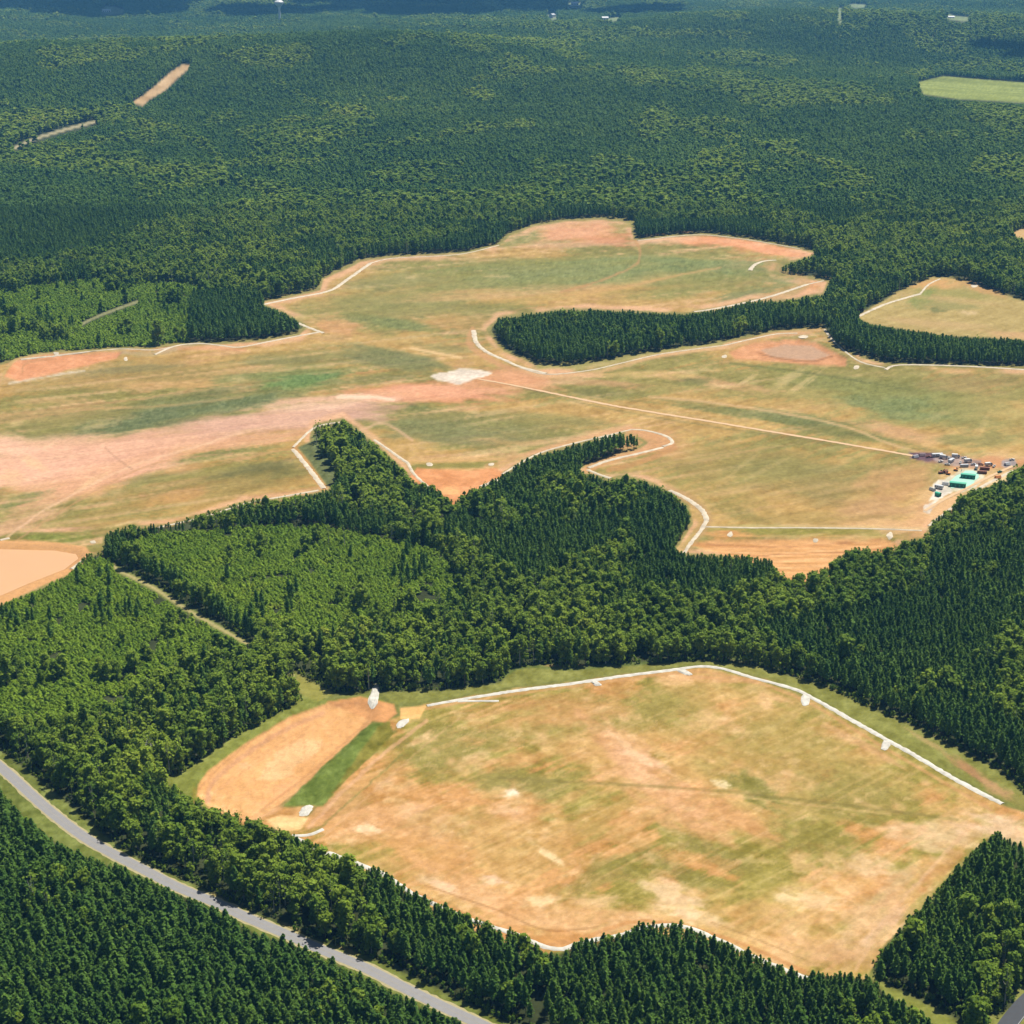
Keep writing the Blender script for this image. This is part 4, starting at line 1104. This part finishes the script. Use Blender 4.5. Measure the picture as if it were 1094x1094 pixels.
KN = ('pine_tree', 'broadleaf_tree', 'young_pine')
KM = (M['pine'], M['leaf'], M['young'])
NV = 7
proto, parts_ = {}, {}
for k in range(3):
    for lod in range(3):
        lst = []
        for v in range(NV if lod < 2 else 4):
            s = 100 * k + v * 7 + 3
            if k == 0:
                cl, sz = ((150, 1.15), (70, 1.6), (26, 2.4))[lod]
                tr, cr = pine_parts(s, 15 + .8 * (v % 3), 2.45 + .14 * (v % 4), cl, sz, .28)
            elif k == 1:
                cl, sz = ((270, 1.25), (120, 1.8), (44, 2.8))[lod]
                thin = v == 6
                tr, cr = leaf_parts(s, 16 + 1.1 * (v % 4) + 3 * thin, 3.9 + .25 * (v % 3) - thin, cl // (3 if thin else 1), sz * (.8 if thin else 1), not thin)
            else:
                cl, sz = ((90, 1.05), (40, 1.5), (20, 2.0))[lod]
                tr, cr = pine_parts(s, 3.8 + .4 * (v % 4), 2.2, cl, sz, .04, True)
            bk_ = M['palebark'] if k == 1 and v in (2, 6) else M['bark']
            if lod == 0:
                parts_[(k, v)] = (tr.mesh('trunk', bk_), cr.mesh('crown', KM[k]))
            lst.append(joined(KN[k] + '_mesh', tr, cr, bk_, KM[k]))
        proto[(k, lod)] = lst

def scatter(k, y0, y1, sp, smul, lod):
    """jittered rows of one kind of tree over the ground between two distances"""
    P = []
    half = lambda y: np.hypot(y, CAMZ) * .335 + 25
    ny = int((y1 - y0) / sp)
    ys = y0 + (np.arange(ny) + .5) * sp
    for y in ys:
        hw = half(y)
        n = int(2 * hw / sp)
        x = -hw + (np.arange(n) + .5) * sp
        P.append(np.stack([x, np.full(n, y)], 1))
    P = np.concatenate(P)
    P += (RS.rand(len(P), 2) - .5) * sp * .95
    x, y = P[:, 0], P[:, 1]
    z = H(x, y)
    px, py, zc = to_px(x, y, z)
    hgt = (15.5, 17.0, 5.0)[k] * smul
    sc = smul * np.clip(1 + RS.randn(len(x)) * (.15, .21, .2)[k], .6, 1.5) * np.where(RS.rand(len(x)) < .03, 1.25, 1)
    tx, ty, _ = to_px(x, y, z + hgt * sc / smul * .93)
    ok = (px > -60) & (px < 1154) & (py < 1240) & (ty > -25)
    x, y, z, px, py, tx, ty, sc, zc = [a[ok] for a in (x, y, z, px, py, tx, ty, sc, zc)]
    st, kind = classify(px, py, x, y)
    ok = kind == k
    x, y, z, px, py, tx, ty, sc, st, zc = [a[ok] for a in (x, y, z, px, py, tx, ty, sc, st, zc)]
    jit = RS.rand(len(x)) * 7 * np.clip(900 / zc, .2, 1) - 1
    op = lambda q: is_open(px + (tx - px) * q, py + (ty + jit - py) * q) | is_open(px + (tx - px) * q / 2, py + (ty - py) * q / 2)
    ok = ~is_open(px, py)
    q = np.ones(len(px))
    for f in (.78, .6, .45):            # lower trees where a tall one would stand out over an opening
        q = np.where(op(q) & (q > f), f, q)
    ok &= ~op(q)
    sc = sc * q
    ty = py + (ty - py) * q
    tx = px + (tx - px) * q
    if lod == 0:            # keep the outer crown clear of the openings too
        w_ = (.9, 1.6, .6)[k] * FPX / zc
        ok &= ~(is_open(px - w_, (py + ty) / 2) | is_open(px + w_, (py + ty) / 2))
    # the trunks stand back from the edges that face away from the sun, so that their shade falls inside the wood
    bk = (4.0, 3.5, 1.0)[k]
    bx, by, _ = to_px(x - math.sin(SUN_AZ) * bk, y - math.cos(SUN_AZ) * bk, z)
    ok &= ~is_open(bx, by)
    # natural gaps
    ok &= fbm(x / 14, y / 14, 91, 2) > (.2, .24, .26)[k]
    return np.stack([x, y, z, px, py, ty, sc, st, zc], 1)[ok]

def scatter_bushes():
    P = []
    for y in np.arange(430, 1500, 2.6):
        hw = math.hypot(y, CAMZ) * .335 + 25
        x = np.arange(-hw, hw, 2.6)
        P.append(np.stack([x, np.full(len(x), y)], 1))
    P = np.concatenate(P)
    P += (RS.rand(len(P), 2) - .5) * 2.6
    x, y = P.T
    z = H(x, y)
    px, py, zc = to_px(x, y, z)
    st, kind = classify(px, py, x, y)
    ok = (px > -60) & (px < 1154) & (py < 1240) & ~is_open(px, py) & (kind != 2)
    near = np.zeros(len(x), bool)
    for a in range(6):
        r = 6.5
        qx, qy, _ = to_px(x + r * math.cos(a * 1.047), y + r * math.sin(a * 1.047), z)
        near |= is_open(qx, qy)
    ok &= near & (fbm(x / 7, y / 7, 93, 2) > .42)
    x, y, z, px, py, zc, st = [a[ok] for a in (x, y, z, px, py, zc, st)]
    sc = .13 + .14 * RS.rand(len(x)) ** 2
    return np.stack([x, y, z, px, py, py, sc, st, zc, np.full(len(x), 1.25)], 1)

ZONES = [(420, 1400, 1.0, 1.0, 0), (1400, 3000, 1.22, 1.1, 1), (3000, 5600, 1.9, 1.3, 2), (5600, 11500, 2.7, 1.5, 2)]
SPACE = (4.4, 6.0, 3.0)

def gn_forest(name, T, meshes, label):
    pcol = bpy.data.collections.new(name + '_shapes')
    for i, me in enumerate(meshes):
        o = bpy.data.objects.new('%s_shape_%02d' % (name, i), me)
        pcol.objects.link(o)
    n = len(T)
    me = bpy.data.meshes.new(name)
    me.vertices.add(n)
    me.vertices.foreach_set('co', (T[:, :3] - [0, 0, .1]).astype(np.float32).ravel())
    a = me.attributes.new('shape', 'INT', 'POINT')
    a.data.foreach_set('value', RS.randint(0, len(meshes), n).astype(np.int32))
    a = me.attributes.new('turn', 'FLOAT_VECTOR', 'POINT')
    a.data.foreach_set('vector', np.stack([RS.randn(n) * .03, RS.randn(n) * .03, RS.rand(n) * 6.283], 1).astype(np.float32).ravel())
    a = me.attributes.new('size', 'FLOAT_VECTOR', 'POINT')
    wd = T[:, 6] * (1 + RS.randn(n) * .08) * T[:, 9]
    sq_ = np.where(T[:, 1] > 3000, 1.22, 1.0)
    a.data.foreach_set('vector', np.stack([wd * sq_, wd * sq_, T[:, 6] / sq_], 1).astype(np.float32).ravel())
    g = bpy.data.node_groups.new(name + '_planting', 'GeometryNodeTree')
    g.interface.new_socket('Geometry', in_out='INPUT', socket_type='NodeSocketGeometry')
    g.interface.new_socket('Geometry', in_out='OUTPUT', socket_type='NodeSocketGeometry')
    gi, go = g.nodes.new('NodeGroupInput'), g.nodes.new('NodeGroupOutput')
    ci = g.nodes.new('GeometryNodeCollectionInfo')
    ci.inputs['Collection'].default_value = pcol
    ci.inputs['Separate Children'].default_value = True
    ci.inputs['Reset Children'].default_value = True
    ip = g.nodes.new('GeometryNodeInstanceOnPoints')
    ip.inputs['Pick Instance'].default_value = True
    def attr(nm, ty):
        q = g.nodes.new('GeometryNodeInputNamedAttribute')
        q.data_type = ty
        q.inputs['Name'].default_value = nm
        return q.outputs['Attribute']
    mp = g.nodes.new('GeometryNodeMeshToPoints')
    g.links.new(gi.outputs[0], mp.inputs[0])
    g.links.new(mp.outputs[0], ip.inputs['Points'])
    g.links.new(ci.outputs[0], ip.inputs['Instance'])
    g.links.new(attr('shape', 'INT'), ip.inputs['Instance Index'])
    g.links.new(attr('turn', 'FLOAT_VECTOR'), ip.inputs['Rotation'])
    g.links.new(attr('size', 'FLOAT_VECTOR'), ip.inputs['Scale'])
    g.links.new(ip.outputs[0], go.inputs[0])
    o = link(name, me, kind='stuff', label=label, category='forest')
    md = o.modifiers.new('planting', 'NODES')
    md.node_group = g
    return o

SHORT = {1: 'left woods', 5: 'pine strip', 6: 'central wood', 7: 'wood tongue', 8: 'rounded wood', 9: 'central scrub', 11: 'broadleaf belt', 12: 'right-hand plantation', 13: 'right-hand pocket',
         14: 'left plantation', 15: 'basin-side trees', 16: 'wood above the road', 17: 'strip between road and field', 18: 'lower right corner stand', 19: 'lower right verge', 20: 'stand below the road'}

def tree_label(k, s, px, py, ty, size, wide, beside=''):
    """how the tree looks, what it stands beside, and roughly where in the photo: never more than 16 words"""
    stand = STANDS[s][0]
    look = ('towering ' if size > 1.3 else 'tall ' if size > 1.1 else 'stunted ' if size < .8 else 'shortish ' if size < .92 else 'mid-sized ')
    what = look + ('pine', 'broadleaf tree', 'young pine')[k]
    e = None
    for P, nm in ((ROAD_OPEN, 'grey road'), (CLEAR_A, 'near field'), (ribbon_poly(TRACK[:6], 8), 'firebreak track'), (ROAD2_OPEN, 'dark road corner'), (CLEAR_B, 'middle clearing')):
        if seg_dist(np.array([px]), np.array([py * .6 + ty * .4]), P, True, 40)[0] < 13:
            e = nm
            break
    hh = ('far left', 'left', 'centre left', 'centre right', 'right', 'far right')[int(min(max(px, 0), 1093) / 1094 * 6)]
    vv = 'bottom' if ty > 1040 else 'low' if ty > 960 else 'lower middle' if ty > 840 else 'middle'
    where = ('edging the %s' % e) if e else 'inside the %s' % SHORT.get(s, 'wood')
    return '%s%s %s, %s %s' % (what, (' ' + beside if beside else ''), where, vv, hh), (e + ' edge' if e else stand)

tot = 0
NEAR = {}
for k in range(3):
    T = scatter(k, ZONES[0][0], ZONES[0][1], SPACE[k] * ZONES[0][2], ZONES[0][3], 0)
    NEAR[k] = np.concatenate([T, (np.where(T[:, 7] == 20, 1.18, 1.0) if k == 0 else np.ones(len(T)))[:, None]], 1)

def neighbour(k, row):
    best = (7.5, '')
    for q in range(3):
        T = NEAR[q]
        d = np.hypot(T[:, 0] - row[0], T[:, 1] - row[1])
        d[d < .01] = 99
        i = int(d.argmin())
        if q != k and d[i] < best[0]:
            best = (d[i], ('pine', 'broadleaf', 'young pine')[q])
        elif q == k and d[i] < 2.4:
            return 'crowding its twin'
    return 'beside a ' + best[1] if best[1] else ''

for k in range(3):
    for zi, (y0, y1, sm, sc, lod) in enumerate(ZONES):
        if k == 2 and zi > 1:
            continue
        if zi == 0:
            T = NEAR[k]
        else:
            T = scatter(k, y0, y1, SPACE[k] * sm, sc, lod)
            T = np.concatenate([T, np.ones((len(T), 1))], 1)
        if zi == 0:
            vis = (T[:, 3] > 2) & (T[:, 3] < 1092) & (T[:, 5] > 2) & (T[:, 5] < 1088)
            order = np.argsort(T[:, 8] + np.where(vis, 0, 1e6))[:295]
            sel = np.zeros(len(T), bool)
            sel[order] = True
            roots = {}
            for row in T[sel]:
                v = random.randrange(NV)
                lb, stand = tree_label(k, int(row[7]), row[3], row[4], row[5], row[6], row[9], neighbour(k, row))
                sx = row[6] * row[9] * random.uniform(.92, 1.1)
                loc, rz, scl = (row[0], row[1], row[2] - .1), random.uniform(0, 6.283), (sx, sx, row[6])
                gp = {0: 'pines', 1: 'broadleaf trees', 2: 'young pines'}[k] + ' of the ' + stand
                if v not in roots:
                    o = empty(KN[k], loc, rz, label=lb, category='tree', group=gp)
                    o.scale = scl
                    link('trunk', parts_[(k, v)][0], o)
                    link('crown', parts_[(k, v)][1], o)
                    roots[v] = o
                else:
                    dup(roots[v], loc, rz, scl, label=lb, group=gp)
            T = T[~sel]
        tot += len(T)
        if len(T):
            nm = (('pine_forest', 'broadleaf_forest', 'young_pine_plantation')[k])
            zone = ('nearest', 'middle distance', 'far', 'farthest')[zi]
            gn_forest(nm, T, proto[(k, lod)], '%s mass of %s covering the land' % (zone, ('dark green pines', 'mid green broadleaf trees', 'short bright green young pines')[k]))
gn_forest('bushes', scatter_bushes(), proto[(1, 1)], 'leafy bushes and saplings along the edges of the woods')
print('TREES', tot)

# two bleached dead trees at the edge of the wood by the basin
def snag(px, py, h, label, seed):
    r = random.Random(seed)
    p = at(px, py)
    o = empty('dead_tree', tuple(p), 0, label=label, category='dead tree', group='bleached dead trees')
    MB().tube((0, 0, 0), (.4, 0, h * .6), .4, .26, 7).tube((.4, 0, h * .6), (.2, .2, h), .26, .06, 6).build('trunk', M['palebark'], o)
    for k in range(7):
        z = h * r.uniform(.5, .9)
        a = r.uniform(0, 6.28)
        L = r.uniform(2, 4)
        MB().tube((.3, 0, z), (.3 + math.cos(a) * L, math.sin(a) * L, z + L * .8), .14, .04, 5).build('branch', M['palebark'], o)
snag(157, 822, 21, 'taller pale bare dead tree left of the orange basin', 1)
snag(163, 821, 18, 'shorter pale bare dead tree beside the taller one', 2)
snag(476, 722, 15, 'pale bare trunk standing in the broadleaf belt edge', 3)

# ------------------------------------------------------------------ construction yard
sheet('liner_pad', [(1015, 514), (1022, 508), (1028, 506), (1031, 503), (1040, 503), (1045, 506), (1046, 510), (1041, 514), (1040, 518), (1033, 520), (1030, 523), (1022, 521), (1016, 522)], M['mint'], .3, False, kind='structure')
drape('yard_track', [(988, 546), (1004, 536), (1022, 527), (1040, 518), (1060, 508), (1082, 498)], 3.5, M['dirt'], .28, rag=.2, kind='structure')

def shed(px, py, L, W_, rz, label, hgt=3.2):
    p = at(px, py)
    o = empty('green_shed', tuple(p + [0, 0, .3]), rz, label=label, category='shed', group='green sheds in the yard')
    MB().box(-L / 2, L / 2, -W_ / 2, W_ / 2, 0, hgt).build('wall', M['green_dark'], o)  # backlit walls: their shade is put into the colour, darker than the roof
    b = MB()
    n = 9
    for i in range(n + 1):
        a = math.pi * i / n
        for x in (-L / 2 - .2, L / 2 + .2):
            b.v.append((x, -math.cos(a) * (W_ / 2 + .2), hgt + .02 + math.sin(a) * 1.3))
    for i in range(n):
        b.f.append((2 * i, 2 * i + 1, 2 * i + 3, 2 * i + 2))
    b.f.append(tuple(range(0, 2 * n + 2, 2)))
    b.f.append(tuple(range(1, 2 * n + 2, 2))[::-1])
    b.build('roof', M['green'], o)
    for i in range(4):
        x = -L / 2 + L * (i + .5) / 4
        MB().box(x - .7, x + .7, -W_ / 2 - .06, -W_ / 2 - .003, .3, 2.4).build('door', M['green'], o)
shed(1034, 511, 13.5, 4.2, -.32, 'green shed on the mint pad, upper right one of two')
shed(1023, 520, 15, 4.4, -.34, 'darker green shed on the mint pad, lower left one of two')
shed(1002, 530, 5, 3.4, -.9, 'small green shed on the white pad below the sheds', 2.4)

def wheel_set(o, xs, w_, r):
    for x in xs:
        for s in (-1, 1):
            q = MB().tube((x, s * w_ - .12, r), (x, s * w_ + .12, r), r, r, 12).build('wheel', M['tyre'], o)
            MB().tube((x, s * (w_ + .125) - .01, r), (x, s * (w_ + .125) + .02, r), r * .5, r * .5, 8).build('rim', M['steel'], q)

def pickup(px, py, rz, label, body='white'):
    o = empty('pickup_truck', tuple(at(px, py) + [0, 0, .32]), rz, label=label, category='truck', group='vehicles parked in the yard')
    b = MB().box(-2.7, 2.7, -.95, .95, .5, 1.05)
    b.box(1.2, 2.65, -.93, .93, 1.052, 1.25, .05, .05).box(-2.68, -.5, -.95, -.85, 1.052, 1.4).box(-2.68, -.5, .85, .95, 1.052, 1.4).box(-2.7, -2.6, -.84, .84, 1.052, 1.4)
    b.build('body', M[body], o)
    MB().box(-.5, 1.18, -.88, .88, 1.06, 1.78, .3, .12).build('cab_glass', M['glass'], o)
    MB().box(-.18, .86, -.74, .74, 1.785, 1.86, .05, .05).build('cab_roof', M[body], o)
    wheel_set(o, (-1.7, 1.75), .9, .42)
def box_truck(px, py, rz, label, body='white', L=8.0):
    o = empty('box_truck', tuple(at(px, py) + [0, 0, .32]), rz, label=label, category='truck', group='vehicles parked in the yard')
    MB().box(-L / 2, L / 2 - 2.2, -1.25, 1.25, 1.1, 3.6).build('cargo_box', M[body], o)
    MB().box(-L / 2, L / 2, -.5, .5, .6, 1.09).build('chassis', M['steel'], o)
    MB().box(L / 2 - 2.0, L / 2, -1.15, 1.15, .7, 1.75).build('cab', M['white'], o)
    MB().box(L / 2 - 2.0, L / 2 - .1, -1.1, 1.1, 1.755, 2.6, .2, .08).build('windscreen', M['glass'], o)
    wheel_set(o, (-L / 2 + 1.2, -L / 2 + 2.4, L / 2 - 1.1), 1.05, .5)
def trailer(px, py, rz, label, body='white', L=12.0):
    o = empty('site_trailer', tuple(at(px, py) + [0, 0, .32]), rz, label=label, category='trailer', group='site office trailers')
    MB().box(-L / 2, L / 2, -1.5, 1.5, .7, 3.2).build('body', M[body], o)
    MB().box(-L / 2 - .1, L / 2 + .1, -1.6, 1.6, 3.202, 3.4, .1, .5).build('roof', M['roof'], o)
    for x in (-L * .35, -L * .1, L * .3):
        MB().box(x - .5, x + .5, -1.55, -1.503, 1.6, 2.5).build('window', M['glass'], o)
    MB().box(L * .08, L * .08 + .9, -1.55, -1.503, .8, 2.8).build('door', M['steel'], o)
    for x in (-L * .3, L * .3):
        MB().box(x - .3, x + .3, -1.3, 1.3, 0, .7).build('block', M['grey'], o)
def excavator(px, py, rz, label, body='orange'):
    o = empty('excavator', tuple(at(px, py) + [0, 0, .1]), rz, label=label, category='excavator', group='excavators beside the yard')
    for s in (-1, 1):
        MB().box(-2.0, 2.0, s * 1.3 - .3, s * 1.3 + .3, 0, .85, .25, 0).build('track', M['tyre'], o)
    MB().box(-2.0, 1.4, -1.35, 1.35, .95, 2.1, .1, .1).build('body', M[body], o)
    MB().box(.1, 1.5, .2, 1.25, 2.11, 3.1, .12, .08).build('cab', M['glass'], o)
    a = MB().tube((1.2, -.2, 1.9), (3.8, -.2, 4.3), .28, .2, 6).build('boom', M[body], o)
    MB().tube((3.8, -.2, 4.3), (5.6, -.2, 2.0), .2, .15, 6).build('stick', M[body], a)
    MB().box(5.0, 6.0, -.7, .3, .9, 1.9, .25, 0).build('bucket', M['steel'], a)
trailer(1001, 488, .15, 'long white site trailer at the left end of the yard vehicles', L=11)
trailer(1016, 494, .9, 'white site trailer standing crosswise behind the brown machines', L=9)
box_truck(1008, 490, -.5, 'white box truck between the two white site trailers')
box_truck(1021, 489, -.2, 'white box truck at the upper edge of the gravel pad')
box_truck(1034, 494, .2, 'white box truck in front of the dark container')
trailer(1003, 522, -.6, 'white trailer on the white pad above the small green shed', L=8)
box_truck(1043, 501, 1.3, 'white box truck turned towards the mint pad')
pickup(1014, 490, 1.4, 'white pickup truck squeezed between two white trailers')
pickup(1030, 490, .1, 'white pickup truck at the upper rim of the gravel')
pickup(1062, 499, 1.0, 'white pickup truck right of the brown containers')
pickup(1048, 497, -.6, 'dark pickup truck behind the brown containers', 'brown')
pickup(992, 489, .2, 'brown pickup truck on the dark gravel patch', 'brown')
pickup(1005, 494, .4, 'white pickup truck on the gravel, leftmost of the small vehicles')
pickup(1012, 497, -.3, 'white pickup truck nearest to the orange excavators')
pickup(1026, 495, 1.2, 'white pickup truck in the middle of the gravel pad')
pickup(1040, 497, .2, 'dark pickup truck right of the white box truck', 'steel')
box_truck(1056, 498, .3, 'white box truck next to the brown container')
pickup(1068, 505, .6, 'dark pickup truck on the sand near the tree edge', 'green_dark')
pickup(1081, 492, .1, 'white pickup truck on the right-hand gravel pad')

def container(px, py, rz, label, body, L=6.1):
    o = empty('shipping_container', tuple(at(px, py) + [0, 0, .3]), rz, label=label, category='container', group='containers in the yard')
    b = MB().box(-L / 2, L / 2, -1.22, 1.22, 0, 2.6)
    n = int(L / .6)
    for i in range(n):
        x = -L / 2 + .35 + i * .6
        b.box(x - .1, x + .1, -1.3, -1.222, .15, 2.45).box(x - .1, x + .1, 1.222, 1.3, .15, 2.45)
    b.build('body', M[body], o)
    for s in (-1, 1):
        MB().box(L / 2 + .003, L / 2 + .08, .05 if s > 0 else -1.15, 1.15 if s > 0 else -.05, .1, 2.5).build('door', M['steel'], o)
container(1030, 499, .1, 'dark steel container below the white box truck', 'steel', 8)
container(1049, 506, -.2, 'brown container next to the mint pad, lower one', 'brown', 9)
container(1052, 502, -.2, 'brown container behind the lower brown one', 'brown', 9)
excavator(1005, 506, .3, 'brown excavator left of the green sheds', 'brown')
excavator(1013, 507, 2.6, 'orange excavator in the middle of the three machines')
excavator(1021, 503, -.4, 'orange excavator nearest to the mint pad')
# pallets of pipe lying on the stone pads
def pipe_stack(px, py, rz, label, mat):
    o = empty('pipe_stack', tuple(at(px, py) + [0, 0, .35]), rz, label=label, category='pipe stack', group='pipe stacks in the yard')
    for r_, n in ((0, 4), (1, 3), (2, 2)):
        for i in range(n):
            y = (i - (n - 1) / 2) * .95
            MB().tube((-3, y, .46 + r_ * .82), (3, y, .46 + r_ * .82), .45, .45, 10).build('pipe', M[mat], o)
pipe_stack(1010, 505, .9, 'rust brown pipe stack between the excavators', 'brown')
pipe_stack(1038, 509, -.3, 'pale pipe stack in front of the upper green shed', 'liner')
pipe_stack(996, 524, -1.0, 'pale pipe stack at the left rim of the white pad', 'liner')
pipe_stack(1066, 511, .3, 'orange pipe stack on the sand by the trees', 'orange')
pipe_stack(985, 487, .1, 'mauve grey pipe stack on the dark gravel patch', 'mauve')
pipe_stack(978, 489, .4, 'grey pipe stack on the dark gravel patch, left one', 'grey')
pipe_stack(1010, 518, -.3, 'white pipe stack at the left edge of the mint pad', 'white')
pipe_stack(1076, 497, .5, 'grey pipe stack on the right-hand gravel pad', 'steel')

# ------------------------------------------------------------------ far houses and a water tower
def house(px, py, L, W_, h, rz, label, wall='white', roof='roof'):
    L, W_, h = L * .8, W_ * .8, h * .8
    p = at(px, py)
    o = empty('farm_building', tuple(p), rz, label=label, category='building', group='pale buildings in the far woods')
    MB().box(-L / 2, L / 2, -W_ / 2, W_ / 2, 0, h).build('wall', M[wall], o)
    b = MB()
    e = .8
    b.v = [(-L / 2 - e, -W_ / 2 - e, h), (L / 2 + e, -W_ / 2 - e, h), (L / 2 + e, W_ / 2 + e, h), (-L / 2 - e, W_ / 2 + e, h), (-L / 2 - e, 0, h + W_ * .3), (L / 2 + e, 0, h + W_ * .3)]
    b.f = [(0, 1, 5, 4), (2, 3, 4, 5), (0, 4, 3), (1, 2, 5), (3, 2, 1, 0)]
    b.build('roof', M[roof], o)
    for i in range(4):
        x = -L / 2 + L * (i + .5) / 4
        MB().box(x - L * .06, x + L * .06, -W_ / 2 - .1, -W_ / 2 - .005, h * .3, h * .7).build('window', M['glass'], o)
house(646, 22, 38, 22, 16, .2, 'white farm building beside a pale yard at the top of the photo')
house(570, 17, 40, 18, 12, .5, 'long white roof, leftmost of the far buildings at the top centre')
house(590, 19, 50, 24, 18, 1.2, 'white barn turned end-on at the top centre of the photo')
house(614, 6, 48, 24, 18, .1, 'white building farthest away at the top centre')
house(779, 7, 36, 20, 14, .3, 'small white building among the far woods, top right of centre')
house(384, 27, 26, 16, 12, .1, 'small white house alone in the far woods, top left of centre')
house(278, 26, 24, 14, 10, .1, 'small pale house in the woods left of the water tower')
house(114, 13, 50, 22, 12, .1, 'pale farm building at the open field, top left')
house(900, 7, 40, 20, 12, .2, 'pale building at the far clearing, top right')
house(1016, 20, 34, 18, 10, -.1, 'pale building beside the small bright field, top right')
house(423, 2, 60, 20, 14, 0, 'long pale roof at the very top left of centre')
wt = empty('water_tower', tuple(at(299, 24)), 0, label='white water tower with flared tank above the far woods', category='water tower')
MB().lathe([(10, 0), (7, 6), (5.5, 20), (5.5, 62), (8, 70)], 14).build('shaft', M['white'], wt)
MB().lathe([(8, 70.1), (16, 78), (21, 86), (21, 92), (14, 98), (2, 101)], 16).build('tank', M['white'], wt)

# ------------------------------------------------------------------ clouds (above the haze; they shade the farthest woods)
def cloud(px, py, rx, ry, label, seed):
    r = random.Random(seed)
    g = at(px, py)
    z = 1500.0
    c = Vector(g) + SUNDIR * ((z - g[2]) / SUNDIR.z)
    b = MB()
    for k in range(12):
        ox, oy, q = r.uniform(-.75, .75) * rx, r.uniform(-.7, .7) * ry, r.uniform(.35, .6)
        n0 = len(b.v)
        b.lathe([(q * .3, -.16), (q * .9, -.1), (q, .05), (q * .75, .3), (q * .3, .48), (.02, .52)], 14)
        for i in range(n0, len(b.v)):
            x, y, zz = b.v[i]
            t = 1 + .12 * math.sin(7 * math.atan2(y, x) + k)
            b.v[i] = (ox + x * rx * t, oy + y * ry * t, zz * q * 300)
    me = mesh_from('cloud', b.v, b.f, [M['cloud']], None, True)
    o = link('cloud', me, label=label, category='cloud', group='white clouds above the far woods')
    o.location = c
cloud(80, 4, 800, 1100, 'broad white cloud over the woods at the far left', 1)
cloud(298, 15, 330, 520, 'white cloud over the woods at the water tower', 2)
cloud(500, 8, 620, 800, 'broad white cloud over the woods at the far centre', 3)
cloud(668, 14, 260, 420, 'small white cloud over the woods right of the far buildings', 4)
cloud(395, 0, 400, 900, 'small white cloud over the far woods, left of centre', 5)
cloud(1100, 58, 170, 200, 'small white cloud over the woods behind the green meadow', 6)

# ------------------------------------------------------------------ haze
hz = MB().box(-42000, 42000, -3000, 27000, float(gz.min()) - 1.0, CAMZ + 30).mesh('haze', M['cloud'])
hz.materials.clear()
hm = bpy.data.materials.new('haze_air')
hm.use_nodes = True
hm.node_tree.nodes.clear()
out = hm.node_tree.nodes.new('ShaderNodeOutputMaterial')
pv = hm.node_tree.nodes.new('ShaderNodeVolumePrincipled')
pv.inputs['Color'].default_value = (.17, .52, 1.0, 1)
pv.inputs['Density'].default_value = 2.6e-5
pv.inputs['Anisotropy'].default_value = 0.0
hm.node_tree.links.new(pv.outputs[0], out.inputs['Volume'])
hz.materials.append(hm)
link('haze', hz, kind='stuff')
